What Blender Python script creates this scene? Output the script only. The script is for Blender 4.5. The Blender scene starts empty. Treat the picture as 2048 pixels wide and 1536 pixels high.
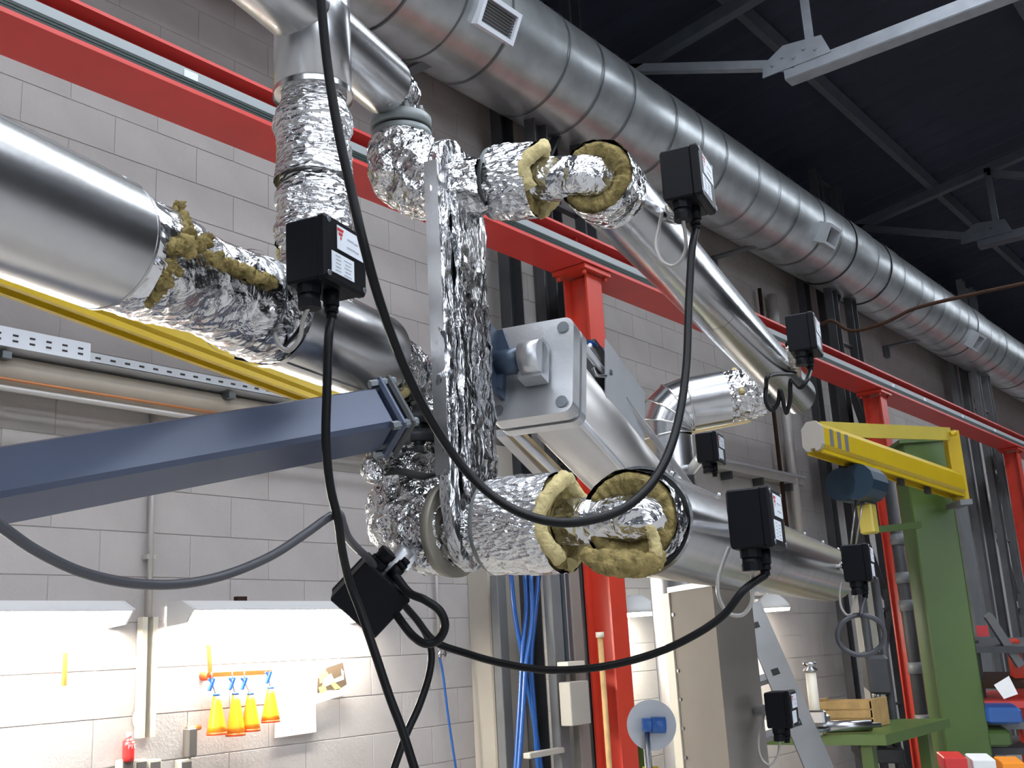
import bpy, math, random
from mathutils import Vector, Matrix, noise
random.seed(7)
D = bpy.data
SC = bpy.context.scene
COL = SC.collection
PI = math.pi

# ------------------------------------------------------------------ camera
F = 2178.0                                   # focal length in pixels of the 2048x1536 frame
RX = Vector((0.78272606, -0.19121972, -0.59226255))
RY = Vector((0.61996529, 0.15605049, 0.76895467))
RZ = Vector((-0.05461644, -0.96906309, 0.24069437))
CAM = Vector((0, 0, 1.65))
def cv(x, y, z):                             # camera axes (right, down, forward) -> world
    v = Vector((x, y, z)); return Vector((RX.dot(v), RY.dot(v), RZ.dot(v)))
def ray(px, py): return cv((px - 1024) / F, (py - 768) / F, 1.0)
def P(px, py, z): return CAM + ray(px, py) * z
def onX(px, py, X): r = ray(px, py); return CAM + r * (X / r.x)
def onY(px, py, Y): r = ray(px, py); return CAM + r * (Y / r.y)
def onZ(px, py, Z): r = ray(px, py); return CAM + r * ((Z - CAM.z) / r.z)
def px_of(p):
    q = p - CAM
    c = [RX[i] * q.x + RY[i] * q.y + RZ[i] * q.z for i in range(3)]
    return 1024 + F * c[0] / c[2], 768 + F * c[1] / c[2], c[2]

cam_data = D.cameras.new('camera'); cam = D.objects.new('camera', cam_data); COL.objects.link(cam)
cr, cd, cf = cv(1, 0, 0), cv(0, 1, 0), cv(0, 0, 1)
cam.matrix_world = Matrix(((cr.x, -cd.x, -cf.x, CAM.x), (cr.y, -cd.y, -cf.y, CAM.y), (cr.z, -cd.z, -cf.z, CAM.z), (0, 0, 0, 1)))
cam_data.sensor_width = 36; cam_data.lens = 36 * F / 2048; cam_data.clip_start = 0.05; cam_data.clip_end = 200
SC.camera = cam
# ------------------------------------------------------------------ world, exposure
w = D.worlds.new('world'); SC.world = w; w.use_nodes = True
w.node_tree.nodes['Background'].inputs[0].default_value = (0.62, 0.72, 0.9, 1)
w.node_tree.nodes['Background'].inputs[1].default_value = 1.0
SKYLIGHT = 11.5; WINDOW = 4.0; LAMP = 240.0
SC.view_settings.view_transform = 'Standard'; SC.view_settings.look = 'None'
SC.view_settings.exposure = 0.0; SC.view_settings.gamma = 1.0; SC.view_settings.use_curve_mapping = False

# ------------------------------------------------------------------ materials
MATS = {}
def mat(name, col, metal=0.0, rough=0.5, bump=None, var=0.0, vscale=6.0, emit=None, spec=0.5, stretch=None, alpha=None, trans=0.0, coat=0.0):
    """bump = list of (kind, scale, strength, distance)"""
    m = D.materials.new(name); m.use_nodes = True; nt = m.node_tree; N = nt.nodes; L = nt.links
    b = N['Principled BSDF']
    b.inputs['Base Color'].default_value = (*col, 1); b.inputs['Metallic'].default_value = metal
    b.inputs['Roughness'].default_value = rough; b.inputs['Specular IOR Level'].default_value = spec
    b.inputs['Coat Weight'].default_value = coat
    if trans: b.inputs['Transmission Weight'].default_value = trans
    if alpha is not None: b.inputs['Alpha'].default_value = alpha
    tc = N.new('ShaderNodeTexCoord'); src = tc.outputs['Object']
    if stretch:
        mp = N.new('ShaderNodeMapping'); mp.inputs['Scale'].default_value = stretch
        L.new(src, mp.inputs['Vector']); src = mp.outputs['Vector']
    if var:
        n = N.new('ShaderNodeTexNoise'); n.inputs['Scale'].default_value = vscale; n.inputs['Detail'].default_value = 5
        r = N.new('ShaderNodeMapRange'); r.inputs['From Min'].default_value = .3; r.inputs['From Max'].default_value = .7
        r.inputs['To Min'].default_value = 1 - var; r.inputs['To Max'].default_value = 1 + var
        mx = N.new('ShaderNodeVectorMath'); mx.operation = 'SCALE'; mx.inputs[0].default_value = col
        L.new(src, n.inputs['Vector']); L.new(n.outputs['Fac'], r.inputs['Value'])
        L.new(r.outputs['Result'], mx.inputs['Scale']); L.new(mx.outputs['Vector'], b.inputs['Base Color'])
    prev = None
    for kind, scale, st, dist in (bump or []):
        bp = N.new('ShaderNodeBump'); bp.inputs['Strength'].default_value = st; bp.inputs['Distance'].default_value = dist
        if kind == 'noise':
            t = N.new('ShaderNodeTexNoise'); t.inputs['Detail'].default_value = 4; t.inputs['Distortion'].default_value = .6; out = t.outputs['Fac']
        elif kind == 'facet':
            t = N.new('ShaderNodeTexVoronoi'); t.feature = 'F1'; out = t.outputs['Distance']
        elif kind == 'crease':
            t = N.new('ShaderNodeTexVoronoi'); t.feature = 'DISTANCE_TO_EDGE'; out = t.outputs['Distance']
        elif kind == 'wave':
            t = N.new('ShaderNodeTexWave'); t.inputs['Distortion'].default_value = 3; out = t.outputs['Fac']
        t.inputs['Scale'].default_value = scale
        L.new(src, t.inputs['Vector']); L.new(out, bp.inputs['Height'])
        if prev: L.new(prev, bp.inputs['Normal'])
        prev = bp.outputs['Normal']
    if prev: L.new(prev, b.inputs['Normal'])
    if emit:
        b.inputs['Emission Color'].default_value = (*emit[0], 1); b.inputs['Emission Strength'].default_value = emit[1]
    MATS[name] = m; return m
M = MATS
mat('paint_wall', (.38, .355, .34), 0, .75, [('noise', 60, .25, .01)], .05, 3)
mat('mortar', (.375, .35, .335), 0, .8)
mat('concrete', (.33, .32, .31), 0, .7, [('noise', 30, .3, .01)], .15, 1.5)
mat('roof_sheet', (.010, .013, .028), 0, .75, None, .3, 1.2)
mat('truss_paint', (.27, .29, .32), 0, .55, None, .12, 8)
mat('dimmed_paint', (.05, .056, .068), 0, .6, None, .15, 8)  # dark tone puts roof shade into trusses; purlins and rear wall share it
mat('beige_panel', (.36, .33, .285), 0, .6, None, .06, 3)
mat('cladding', (.56, .56, .565), 1, .27, [('noise', 7, .03, .02)], .05, 14)
mat('cladding_bright', (.62, .62, .63), 1, .21, [('noise', 7, .05, .02)], .05, 14)
mat('foil', (.68, .68, .685), 1, .16, [('noise', 14, .8, .04), ('facet', 26, .8, .022), ('facet', 70, .45, .008)], 0)
mat('foil_fine', (.74, .74, .75), 1, .2, [('noise', 12, .6, .035), ('facet', 42, .5, .014), ('noise', 120, .25, .004)], 0, stretch=(1, 1, 2.6))
mat('foil_smooth', (.68, .68, .69), 1, .2, [('noise', 14, .7, .03), ('facet', 30, .35, .02)], 0)
mat('wool', (.25, .195, .080), 0, .95, [('noise', 60, 1.0, .012), ('noise', 200, .6, .004)], .45, 45, spec=.1)
mat('wool_pale', (.54, .45, .23), 0, .95, [('noise', 60, .9, .01)], .2, 40, spec=.1)
mat('galv', (.50, .53, .54), .8, .34, [('noise', 6, .10, .03)], .16, 5)
mat('galv_dark', (.22, .24, .26), 1, .5)
mat('red_beam', (.60, .05, .042), 0, .38, None, .06, 4)
mat('red_post', (.52, .042, .022), 0, .35, None, .08, 4)
mat('rail_grey', (.33, .36, .37), 0, .45)
mat('rail_black', (.012, .012, .014), 0, .5)
mat('rail_green', (.025, .11, .08), 0, .5)
mat('yellow', (.50, .345, .008), 0, .35, None, .05, 5)
mat('yellow_pale', (.50, .40, .07), 0, .35, None, .06, 5)
mat('green', (.055, .105, .017), 0, .4, None, .08, 2)
mat('green_light', (.30, .36, .09), 0, .4)
mat('dark_steel', (.035, .036, .04), 0, .55, None, .25, 5)
mat('grey_steel', (.13, .135, .14), 0, .5, None, .15, 4)
mat('arm_steel', (.058, .074, .120), .2, .34, None, .06, 6)
mat('flange_grey', (.20, .22, .22), 0, .5, None, .1, 20)
mat('flange_dark', (.06, .065, .07), .3, .5, None, .2, 20)
mat('gasket', (.26, .24, .2), .3, .5, None, .1, 15)
mat('black_plastic', (.006, .006, .008), 0, .45, spec=.12)
mat('black_rubber', (.006, .006, .007), 0, .45, spec=.2)
mat('hose_grey', (.055, .055, .065), 0, .4)
mat('clear_lead', (.36, .34, .32), 0, .25)
mat('label_white', (.72, .76, .82), 0, .5)
mat('logo_red', (.55, .03, .04), 0, .5)
mat('print_grey', (.40, .42, .47), 0, .6)
mat('screw', (.5, .5, .5), 1, .3)
mat('alu_cast', (.58, .59, .61), .85, .42, [('noise', 40, .1, .006)], .06, 9)
mat('alu_tube', (.60, .58, .56), .9, .38, None, .04, 9)
mat('steel_blue', (.05, .075, .12), .3, .4)
mat('tray', (.60, .63, .66), .5, .5, None, .06, 6)
mat('slot_dark', (.03, .03, .03), 0, .8)
mat('pipe_grey', (.36, .31, .25), 0, .5, None, .1, 4)
mat('copper', (.42, .17, .07), .6, .4)
mat('conduit', (.46, .44, .42), .4, .5)
mat('tube_light', (1, .96, .88), 0, .5, emit=((1.0, .95, .84), LAMP))
mat('lens_light', (1, .96, .88), 0, .5, emit=((1.0, .93, .80), 150.0))
mat('plate', (.50, .52, .55), .3, .38, None, .05, 6)
mat('foil_riser', (.52, .52, .53), 1, .2, [('noise', 16, .7, .035), ('facet', 34, .5, .018)], 0, stretch=(1.3, 1.3, .4))
mat('lamp_housing', (.62, .62, .62), 0, .5)
mat('pane', (.9, .95, 1), 0, .3, emit=((.86, .92, 1.0), SKYLIGHT))
mat('side_pane', (.9, .95, 1), 0, .3, emit=((.86, .92, 1.0), WINDOW))
mat('orange', (.95, .30, .012), 0, .35)
mat('orange_red', (.85, .10, .02), 0, .35)
mat('blue_plastic', (.02, .10, .35), 0, .35)
mat('blue_hose', (.010, .065, .25), 0, .28)
mat('paper', (.80, .80, .80), 0, .7)
mat('photo_dark', (.10, .07, .045), 0, .5)
mat('photo_yellow', (.75, .6, .15), 0, .5)
mat('red_can', (.65, .03, .03), 0, .35)
mat('socket_grey', (.12, .11, .10), 0, .5)
mat('cream', (.62, .58, .48), 0, .5)
mat('cabinet', (.20, .18, .16), 0, .65, None, .08, 3, spec=.12)
mat('ladder', (.26, .26, .265), .5, .5, None, .06, 8)
mat('steel', (.45, .45, .46), 1, .28, None, .1, 8)
mat('brass', (.50, .38, .18), .8, .35)
mat('wood', (.42, .26, .10), 0, .6, None, .2, 12)
mat('hoist_blue', (.012, .035, .06), .2, .4)
mat('white_box', (.36, .34, .30), 0, .5)
mat('rust', (.035, .018, .012), 0, .8, None, .2, 9, spec=.1)

# ------------------------------------------------------------------ helpers
def root_off(parent):
    o = Vector((0, 0, 0)); p = parent
    while p is not None: o += p.location; p = p.parent
    return o
class MB:
    def __init__(s): s.v = []; s.f = []; s.m = []; s.sm = []
    def add(s, verts, faces, mi=0, smooth=False):
        n = len(s.v); s.v += [Vector(v) for v in verts]; s.f += [tuple(i + n for i in f) for f in faces]
        s.m += [mi] * len(faces); s.sm += [smooth] * len(faces); return s
    def box(s, c, sz, ax=None, mi=0):
        c = Vector(c); ax = ax or (Vector((1, 0, 0)), Vector((0, 1, 0)), Vector((0, 0, 1)))
        h = [ax[i] * (sz[i] / 2) for i in range(3)]
        vs = [c + h[0] * a + h[1] * b + h[2] * d for d in (-1, 1) for b in (-1, 1) for a in (-1, 1)]
        return s.add(vs, [(0, 2, 3, 1), (4, 5, 7, 6), (0, 1, 5, 4), (2, 6, 7, 3), (0, 4, 6, 2), (1, 3, 7, 5)], mi)
    def cbox(s, c, sz, ax=None, ch=.004, mi=0):           # box with chamfered edges (two-ring prism along axis 2)
        c = Vector(c); ax = ax or (Vector((1, 0, 0)), Vector((0, 1, 0)), Vector((0, 0, 1)))
        rings = []
        for k, ins in ((-1, ch), (-1, 0), (1, 0), (1, ch)):
            hz = sz[2] / 2 - (0 if ins else ch)
            x, y = sz[0] / 2 - ins, sz[1] / 2 - ins; q = ch
            loop = [(x - q, y), (x, y - q), (x, -y + q), (x - q, -y), (-x + q, -y), (-x, -y + q), (-x, y - q), (-x + q, y)]
            rings.append([c + ax[0] * a + ax[1] * b + ax[2] * (k * hz) for a, b in loop])
        vs = sum(rings, []); fs = []
        for r in range(3):
            for i in range(8): fs.append((r * 8 + i, r * 8 + (i + 1) % 8, r * 8 + 8 + (i + 1) % 8, r * 8 + 8 + i))
        fs.append(tuple(range(7, -1, -1))); fs.append(tuple(range(24, 32)))
        return s.add(vs, fs, mi)
    def prism(s, loop, off, mi=0):
        loop = [Vector(p) for p in loop]; off = Vector(off); n = len(loop)
        vs = loop + [p + off for p in loop]
        fs = [tuple(range(n - 1, -1, -1)), tuple(range(n, 2 * n))] + [(i, (i + 1) % n, n + (i + 1) % n, n + i) for i in range(n)]
        return s.add(vs, fs, mi)
    def tube(s, path, rad, seg=12, caps=True, disp=None, a0=0.0, a1=2 * PI, ref=None, mi=0, smooth=True):
        path = [Vector(p) for p in path]; n = len(path); vs = []; fs = []
        rf = rad if callable(rad) else (lambda t: rad)
        full = abs(a1 - a0 - 2 * PI) < 1e-6; k = seg if full else seg + 1
        t = (path[1] - path[0]).normalized()
        r0 = Vector(ref) if ref else (Vector((0, 0, 1)) if abs(t.z) < .9 else Vector((1, 0, 0)))
        nn = (r0 - t * r0.dot(t)).normalized()
        for i, p in enumerate(path):
            t = (path[min(i + 1, n - 1)] - path[max(i - 1, 0)]).normalized()
            nn = (nn - t * nn.dot(t)).normalized(); bb = t.cross(nn)
            for j in range(k):
                a = a0 + (a1 - a0) * j / seg
                dr = nn * math.cos(a) + bb * math.sin(a); r = rf(i / (n - 1))
                q = p + dr * r
                if disp: q = q + dr * disp(q, i / (n - 1), a)
                vs.append(q)
        for i in range(n - 1):
            for j in range(seg if full else seg):
                j2 = (j + 1) % k
                fs.append((i * k + j, i * k + j2, (i + 1) * k + j2, (i + 1) * k + j))
        s.add(vs, fs, mi, smooth)
        if caps and full:
            b = len(s.v) - len(vs)
            s.f.append(tuple(b + j for j in range(k - 1, -1, -1))); s.f.append(tuple(b + (n - 1) * k + j for j in range(k)))
            s.m += [mi, mi]; s.sm += [False, False]
        return s
    def disc(s, c, axis, r, th, seg=32, mi=0, smooth=True):
        axis = Vector(axis).normalized(); c = Vector(c)
        return s.tube([c, c + axis * th], r, seg, True, mi=mi, smooth=smooth)
    def ring(s, c, axis, ri, ro, th, seg=40, disp=None, mi=0):        # annulus with thickness
        axis = Vector(axis).normalized(); c = Vector(c)
        r0 = Vector((0, 0, 1)) if abs(axis.z) < .9 else Vector((1, 0, 0)); u = (r0 - axis * r0.dot(axis)).normalized(); w2 = axis.cross(u)
        vs = []; fs = []
        for j in range(seg):
            a = 2 * PI * j / seg; dr = u * math.cos(a) + w2 * math.sin(a)
            for rr, hh in ((ri, 0), (ro, 0), (ro, th), (ri, th)): vs.append(c + dr * rr + axis * hh)
        for j in range(seg):
            b, e = j * 4, ((j + 1) % seg) * 4
            for q in range(4): fs.append((b + q, e + q, e + (q + 1) % 4, b + (q + 1) % 4))
        return s.add(vs, fs, mi, False)
    def build(s, name, m, parent=None, smooth=None):
        me = D.meshes.new(name)
        if parent is not None: off = root_off(parent)
        else:
            xs = [v.x for v in s.v]; ys = [v.y for v in s.v]; off = Vector(((min(xs) + max(xs)) / 2, (min(ys) + max(ys)) / 2, min(v.z for v in s.v)))
        me.from_pydata([v - off for v in s.v], [], s.f); me.update()
        ms = m if isinstance(m, (list, tuple)) else [m]
        for x in ms: me.materials.append(MATS[x])
        for i, p in enumerate(me.polygons):
            p.material_index = s.m[i]; p.use_smooth = s.sm[i] if smooth is None else smooth
        o = D.objects.new(name, me); COL.objects.link(o)
        if parent is not None: o.parent = parent
        else: o.location = off
        return o
def tag(o, label, cat, group=None):
    o['label'] = label; o['category'] = cat
    if group: o['group'] = group
    return o
def struct(o): o['kind'] = 'structure'; return o
def thing(name, label, cat, loc, group=None, rotz=0):
    o = D.objects.new(name, None); COL.objects.link(o); o.location = Vector(loc); o.rotation_euler = (0, 0, rotz)
    o.empty_display_size = .1
    return tag(o, label, cat, group)
def smooth_path(pts, n=10):
    pts = [Vector(p) for p in pts]; q = [pts[0] * 2 - pts[1]] + pts + [pts[-1] * 2 - pts[-2]]; out = []
    for i in range(1, len(q) - 2):
        a, b, c, d = q[i - 1:i + 3]
        for k in range(n):
            t = k / n
            out.append(.5 * (2 * b + (c - a) * t + (2 * a - 5 * b + 4 * c - d) * t * t + (3 * b - a - 3 * c + d) * t ** 3))
    out.append(pts[-1]); return out
def lin(a, b, n): return [Vector(a).lerp(Vector(b), i / n) for i in range(n + 1)]
def crumple(amp, f=22.0, seed=0.0):
    o = Vector((seed * 3.1, seed * 7.7, seed * 1.3))
    def g(q, t, a):
        return amp * (noise.noise(q * f + o) * .9 + abs(noise.noise(q * f * 2.3 + o)) * .9 - .3 + .35 * noise.noise(q * f * 5 + o))
    return g
def lumpy(amp, f=30.0, seed=0.0):
    o = Vector((seed * 5.1, seed, seed * 2.2))
    return lambda q, t, a: amp * (noise.noise(q * f + o) + .6 * noise.noise(q * f * 2.2 + o) + .4 * noise.noise(q * f * 5 + o))
def cyl_hit(px, py, A, d, r):
    o = CAM - A; v = ray(px, py); o2 = o - d * o.dot(d); v2 = v - d * v.dot(d)
    a, b, c = v2.dot(v2), 2 * o2.dot(v2), o2.dot(o2) - r * r
    ds = b * b - 4 * a * c
    t = (-b - math.sqrt(max(ds, 0))) / (2 * a)
    return CAM + v * t
def along(A, d, px):                            # parameter s where the axis A + d*s crosses image column px
    r = (px - 1024) / F; q = A - CAM
    cx = lambda v: RX[0] * v.x + RY[0] * v.y + RZ[0] * v.z
    cz = lambda v: RX[2] * v.x + RY[2] * v.y + RZ[2] * v.z
    return (r * cz(q) - cx(q)) / (cx(d) - r * cz(d))
UP = Vector((0, 0, 1)); EX = Vector((1, 0, 0)); EY = Vector((0, 1, 0))

# ================================================================== SETTING
WX = -4.6
# --- block wall on the left: backing slab, 300 nearest blocks one by one, the rest joined
wl = struct(MB().box((WX - .15, 14, 3.44), (.3, 46, 6.88)).build('wall_left', 'mortar'))
BL, BH = .49, .21
bm0 = MB().cbox((0, 0, 0), (BH - .004, BL - .004, .020), (UP, EY, EX), .0015)
me0 = D.meshes.new('block'); me0.from_pydata(bm0.v, [], bm0.f); me0.update(); me0.materials.append(MATS['paint_wall'])
cells = []
for r in range(34):
    for c in range(-12, 64):
        y = c * BL + (r % 2) * BL / 2 + .1; z = r * BH + BH / 2 + .0
        if z + BH / 2 > 6.86: continue
        px, py, d = px_of(Vector((WX, y, z))) if y > -2.5 else (-999, 0, 99)
        vis = -60 < px < 2100 and -60 < py < 1600 and y > 0
        cells.append((0 if vis else 1, (Vector((WX, y, z)) - CAM).length, y, z))
cells.sort()
off = wl.location
rest = MB()
for i, (_, _, y, z) in enumerate(cells):
    dx = random.uniform(-.0006, .0006) - .006
    if i < 300:
        o = D.objects.new('block', me0); COL.objects.link(o); o.parent = wl; o.location = Vector((WX + dx, y, z)) - off
    else:
        rest.box((WX + dx, y, z), (.018, BL - .005, BH - .005))
rb = rest.build('block_field', 'paint_wall', wl); rb['kind'] = 'stuff'
fl = struct(MB().box((5, 14, -.1), (19.4, 46, .2)).build('floor', 'concrete'))
# roof: corrugated sheet rising from the wall, with purlins and skylight strips
RZ0, RS = 6.85, .15
def roofz(x): return RZ0 + (x - WX) * RS
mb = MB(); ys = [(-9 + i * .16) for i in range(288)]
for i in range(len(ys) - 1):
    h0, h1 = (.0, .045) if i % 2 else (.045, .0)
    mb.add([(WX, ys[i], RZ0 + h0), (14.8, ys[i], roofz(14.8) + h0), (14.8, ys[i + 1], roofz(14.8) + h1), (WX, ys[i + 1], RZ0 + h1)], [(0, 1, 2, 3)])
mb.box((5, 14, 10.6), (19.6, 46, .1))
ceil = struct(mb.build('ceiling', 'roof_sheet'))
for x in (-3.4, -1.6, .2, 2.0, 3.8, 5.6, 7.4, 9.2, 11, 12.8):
    MB().box((x, 14, roofz(x) - .10), (.07, 46, .16)).build('purlin', 'dimmed_paint', ceil)
struct(MB().box((5, 37.15, 4.5), (19.4, .3, 12)).build('wall_far', 'grey_steel'))
struct(MB().box((5, -9.15, 4.5), (19.4, .3, 12)).build('wall_rear', 'dimmed_paint'))
wr = struct(MB().box((14.85, 14, .9), (.3, 46, 1.8)).box((14.85, 14, 8.6), (.3, 46, 4.0)).build('wall_right', 'paint_wall'))
MB().box((14.85, 21.5, 4.2), (.3, 31, 4.8)).build('infill', 'grey_steel', wr)
for k in range(2):                                # daylight window band near the camera in the right wall
    y = -6.1 + k * 5.75
    wn = struct(MB().box((14.85, y - 2.8, 4.2), (.3, .12, 4.8)).box((14.85, y + 2.8, 4.2), (.3, .12, 4.8)).build('window_%d' % (k + 1), 'truss_paint'))
    for j in range(2):
        MB().box((14.86, y - 1.37 + j * 2.74, 4.2), (.04, 2.68, 4.8)).build('pane', 'side_pane', wn)
for k, (x, y) in enumerate([(-1.2, -4.0), (-1.2, 3.3), (2.6, -4.0), (2.6, 3.3), (6.5, -4.0), (6.5, 3.3), (-.3, 13.2), (-.3, 20.5), (-.3, 27.8)]):  # far strips are added out of view for highlights on the long pipes
    sx, sy = 1.5, 6.8
    z = roofz(x) - .02
    ax = (Vector((1, 0, RS)).normalized(), EY, Vector((-RS, 0, 1)).normalized())
    wn = struct(MB().box(Vector((x - sx / 2 - .04, y, z - RS * sx / 2)), (.08, sy, .2), ax).box(Vector((x + sx / 2 + .04, y, z + RS * sx / 2)), (.08, sy, .2), ax).build('window_%d' % (k + 3), 'truss_paint'))
    for j in range(4):
        MB().box(Vector((x, y - sy / 2 + (j + .5) * sy / 4, z)), (sx, sy / 4 - .04, .03), ax).build('pane', 'pane', wn)
# smooth beige pilaster at the end of the first wall bay
struct(MB().cbox((WX + .09, 5.56, 1.5), (.18, .36, 3.0), None, .01).build('trim_1', 'beige_panel'))

# --- roof trusses
def bar(mb, a, b, w, h, up=UP, mi=0):
    a, b = Vector(a), Vector(b); t = (b - a).normalized(); s2 = t.cross(up).normalized(); u2 = s2.cross(t)
    return mb.box((a + b) / 2, ((b - a).length, w, h), (t, s2, u2), mi)
def truss(Y, label, pm='truss_paint'):
    g = onY(1600, 140, 7.7); gx, gz = g.x, g.z
    t = thing('roof_truss', label, 'truss', (WX + .1, Y, gz), 'roof trusses')
    def part(n, a, b, w=.07, h=.07, pm=pm):
        UPV = UP if abs(a[0] - b[0]) > .01 else EX
        m = MB(); bar(m, (a[0], Y - .03, a[1]), (b[0], Y - .03, b[1]), .012, h, UPV)           # angle iron: two legs
        bar(m, (a[0], Y - .03 + w / 2, a[1] - (h / 2 if UPV is UP else 0)), (b[0], Y - .03 + w / 2, b[1] - (h / 2 if UPV is UP else 0)), w, .012, UPV)
        m.build(n, pm, t)
    part('bottom_chord', (gx - .12, gz), (9.5, gz), .13, .10)
    part('end_strut', (gx - .02, gz + .05), (WX + .1, RZ0 - .15))
    part('post', (gx + .12, gz + .05), (gx + .12, roofz(gx) - .2))
    part('diagonal', (gx + .12, roofz(gx) - .25), (gx + 1.9, gz + .05), pm='dimmed_paint')
    part('diagonal', (gx + 1.9, gz + .05), (gx + 3.4, roofz(gx + 3.4) - .25), pm='dimmed_paint')
    part('top_chord', (WX + .1, RZ0 - .2), (9.5, roofz(9.5) - .2), .1, .1, 'dimmed_paint')  # top chord and diagonals coloured darker for the shade under the roof
    MB().prism([(gx - .30, Y - .045, gz + .03), (gx + .28, Y - .045, gz + .03), (gx + .22, Y - .045, gz + .20), (gx - .10, Y - .045, gz + .24), (gx - .28, Y - .045, gz + .14)], (0, .012, 0)).build('gusset', pm, t)
    for k in range(5): MB().disc((gx - .2 + k * .09, Y - .057, gz + .10 + (k % 2) * .04), (0, 1, 0), .012, .012, 8).build('bolt', pm, t)
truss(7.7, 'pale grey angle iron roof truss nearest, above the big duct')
truss(13.0, 'dim grey roof truss further back above the duct', 'dimmed_paint')  # darker colour stands for the weak light further back

# --- red crane runway beam with conductor rail and posts
bx0, bx1, bz0, bz1 = -3.87, -3.585, 4.05, 4.26
cb = thing('runway_beam', 'long red crane runway beam with grey conductor rail along the wall', 'beam', ((bx0 + bx1) / 2, 8, bz0))
yA, yB = -4, 34
MB().box(((bx0 + bx1) / 2, 15, bz0 + .01), (bx1 - bx0, 38, .02)).build('lower_flange', 'red_beam', cb)
MB().box(((bx0 + bx1) / 2, 15, bz1 - .008), (bx1 - bx0 - .06, 38, .016)).build('upper_flange', 'red_beam', cb)
MB().box(((bx0 + bx1) / 2 + .01, 15, (bz0 + bz1) / 2), (.02, 38, bz1 - bz0 - .03)).build('web', 'red_beam', cb)
rl = MB().box((bx1 - .060, 15, bz0 + .098), (.05, 38, .062)).build('conductor_rail', 'rail_grey', cb)
rk = MB()
rk.box((bx1 - .035, 15, bz0 + .045), (.055, 38, .044))
rk.build('slot', 'rail_black', rl)
MB().box((bx1 - .008, 15, bz0 + .040), (.006, 38, .002)).box((bx1 - .008, 15, bz0 + .054), (.006, 38, .002)).build('strip', 'rail_green', rl)
for y in (2.55, 6.55, 11.2, 12.2, 13.6, 15): MB().box((bx1 - .034, y, bz0 + .098), (.006, .07, .04)).build('sticker', 'label_white', rl)
for k, y in enumerate((.4, 5.65, 10.9, 16.15)):
    if k == 0: continue
    t = thing('crane_post', ['', 'red steel post under the runway beam, behind the insulated pipe ends', 'red steel post beside the broad green column', 'red steel post at the far right edge'][k], 'post', ((bx0 + bx1) / 2, y, 0), 'red runway posts')
    xc = (bx0 + bx1) / 2; wd, dp = .17, .17
    MB().box((xc - dp / 2, y, 2.0), (.014, wd, 4.0)).build('flange', 'red_post', t)
    MB().box((xc + dp / 2, y, 2.0), (.014, wd, 4.0)).build('flange', 'red_post', t)
    MB().box((xc, y, 2.0), (dp, .05, 4.0)).build('web', 'red_post', t)
    MB().box((xc, y, 4.03), (.26, .3, .03)).build('head_plate', 'red_post', t)
    for sx in (-1, 1):
        for sy in (-1, 1): MB().disc((xc + sx * .1, y + sy * .12, 3.985), (0, 0, 1), .018, .03, 6).build('bolt', 'red_post', t)
    for yy in (y + .11, y - .11):
        MB().box((xc + .015, yy, (bz0 + bz1) / 2 + .06), (.08, .012, .07)).build('stiffener', 'red_beam', t)

# --- big round ventilation duct
dX, dZ, dR = -4.05, 5.70, .40
dt = thing('ventilation_duct', 'large round galvanized spiral duct running along the wall under the roof', 'duct', (dX, 10, dZ - dR))
y = .6; k = 0
rng = random.Random(3)
while y < 34:
    L = .42 if k % 3 else .62
    dr = rng.choice((0, .004, .009, .002))
    a, b = Vector((dX, y, dZ)), Vector((dX, y + L + .02, dZ))
    MB().tube(lin(a, b, 2), dR + dr - .006, 56, False).build('duct_section', 'galv', dt)
    MB().tube([Vector((dX, y + L - .006, dZ)), Vector((dX, y + L + .008, dZ))], dR + .006, 56, False).build('seam', 'galv_dark', dt)
    y += L; k += 1
def grille(px, py, w, h, louv, deep):
    c = cyl_hit(px, py, Vector((dX, 0, dZ)), EY, dR + .01)
    n = Vector((c.x - dX, 0, c.z - dZ)).normalized(); u = n.cross(EY).normalized()
    g = thing('vent_grille', '', 'grille', c, 'duct outlets'); ax = (EY, u, n)
    for sx in (-1, 1): MB().box(c + EY * sx * (w / 2 + .014) + n * (deep / 2 - .06), (.028, h + .056, deep + .12), ax).build('frame', 'label_white' if louv else 'tray', g)
    for sx in (-1, 1): MB().box(c + u * sx * (h / 2 + .014) + n * (deep / 2 - .06), (w, .028, deep + .12), ax).build('frame', 'label_white' if louv else 'tray', g)
    MB().box(c - n * .02, (w, h, .02), ax).build('backing', 'slot_dark', g)
    for i in range(louv):
        a2 = (EY, (u + n * .6).normalized(), (n - u * .6).normalized())
        MB().box(c + u * ((i + .5) / louv - .5) * h + n * (deep * .3), (w, .012, .003), a2).build('slat', 'grey_steel', g)
    return g
grille(994, 38, .30, .15, 8, .03)['label'] = 'white framed louvred outlet grille high on the big duct'
grille(1650, 470, .22, .15, 0, .09)['label'] = 'small open square outlet on the duct, left of the thin brown rod'
grille(1946, 680, .24, .17, 0, .09)['label'] = 'small open square outlet near the far end of the duct'
for k, (px, py, lb) in enumerate([(850, 165, 'flat bracket under the duct beside the top insulated pipe'), (1505, 520, 'flat bracket under the duct left of the dark lattice column'), (1838, 705, 'flat bracket under the far part of the duct')]):
    p = onX(px, py, dX - .1)
    tag(MB().box((dX - .22, p.y, dZ - dR + .02), (.55, .09, .02)).box((WX + .04, p.y, dZ - dR - .05), (.05, .09, .16)).build('duct_bracket', 'galv_dark'), lb, 'bracket', 'duct brackets')

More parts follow.
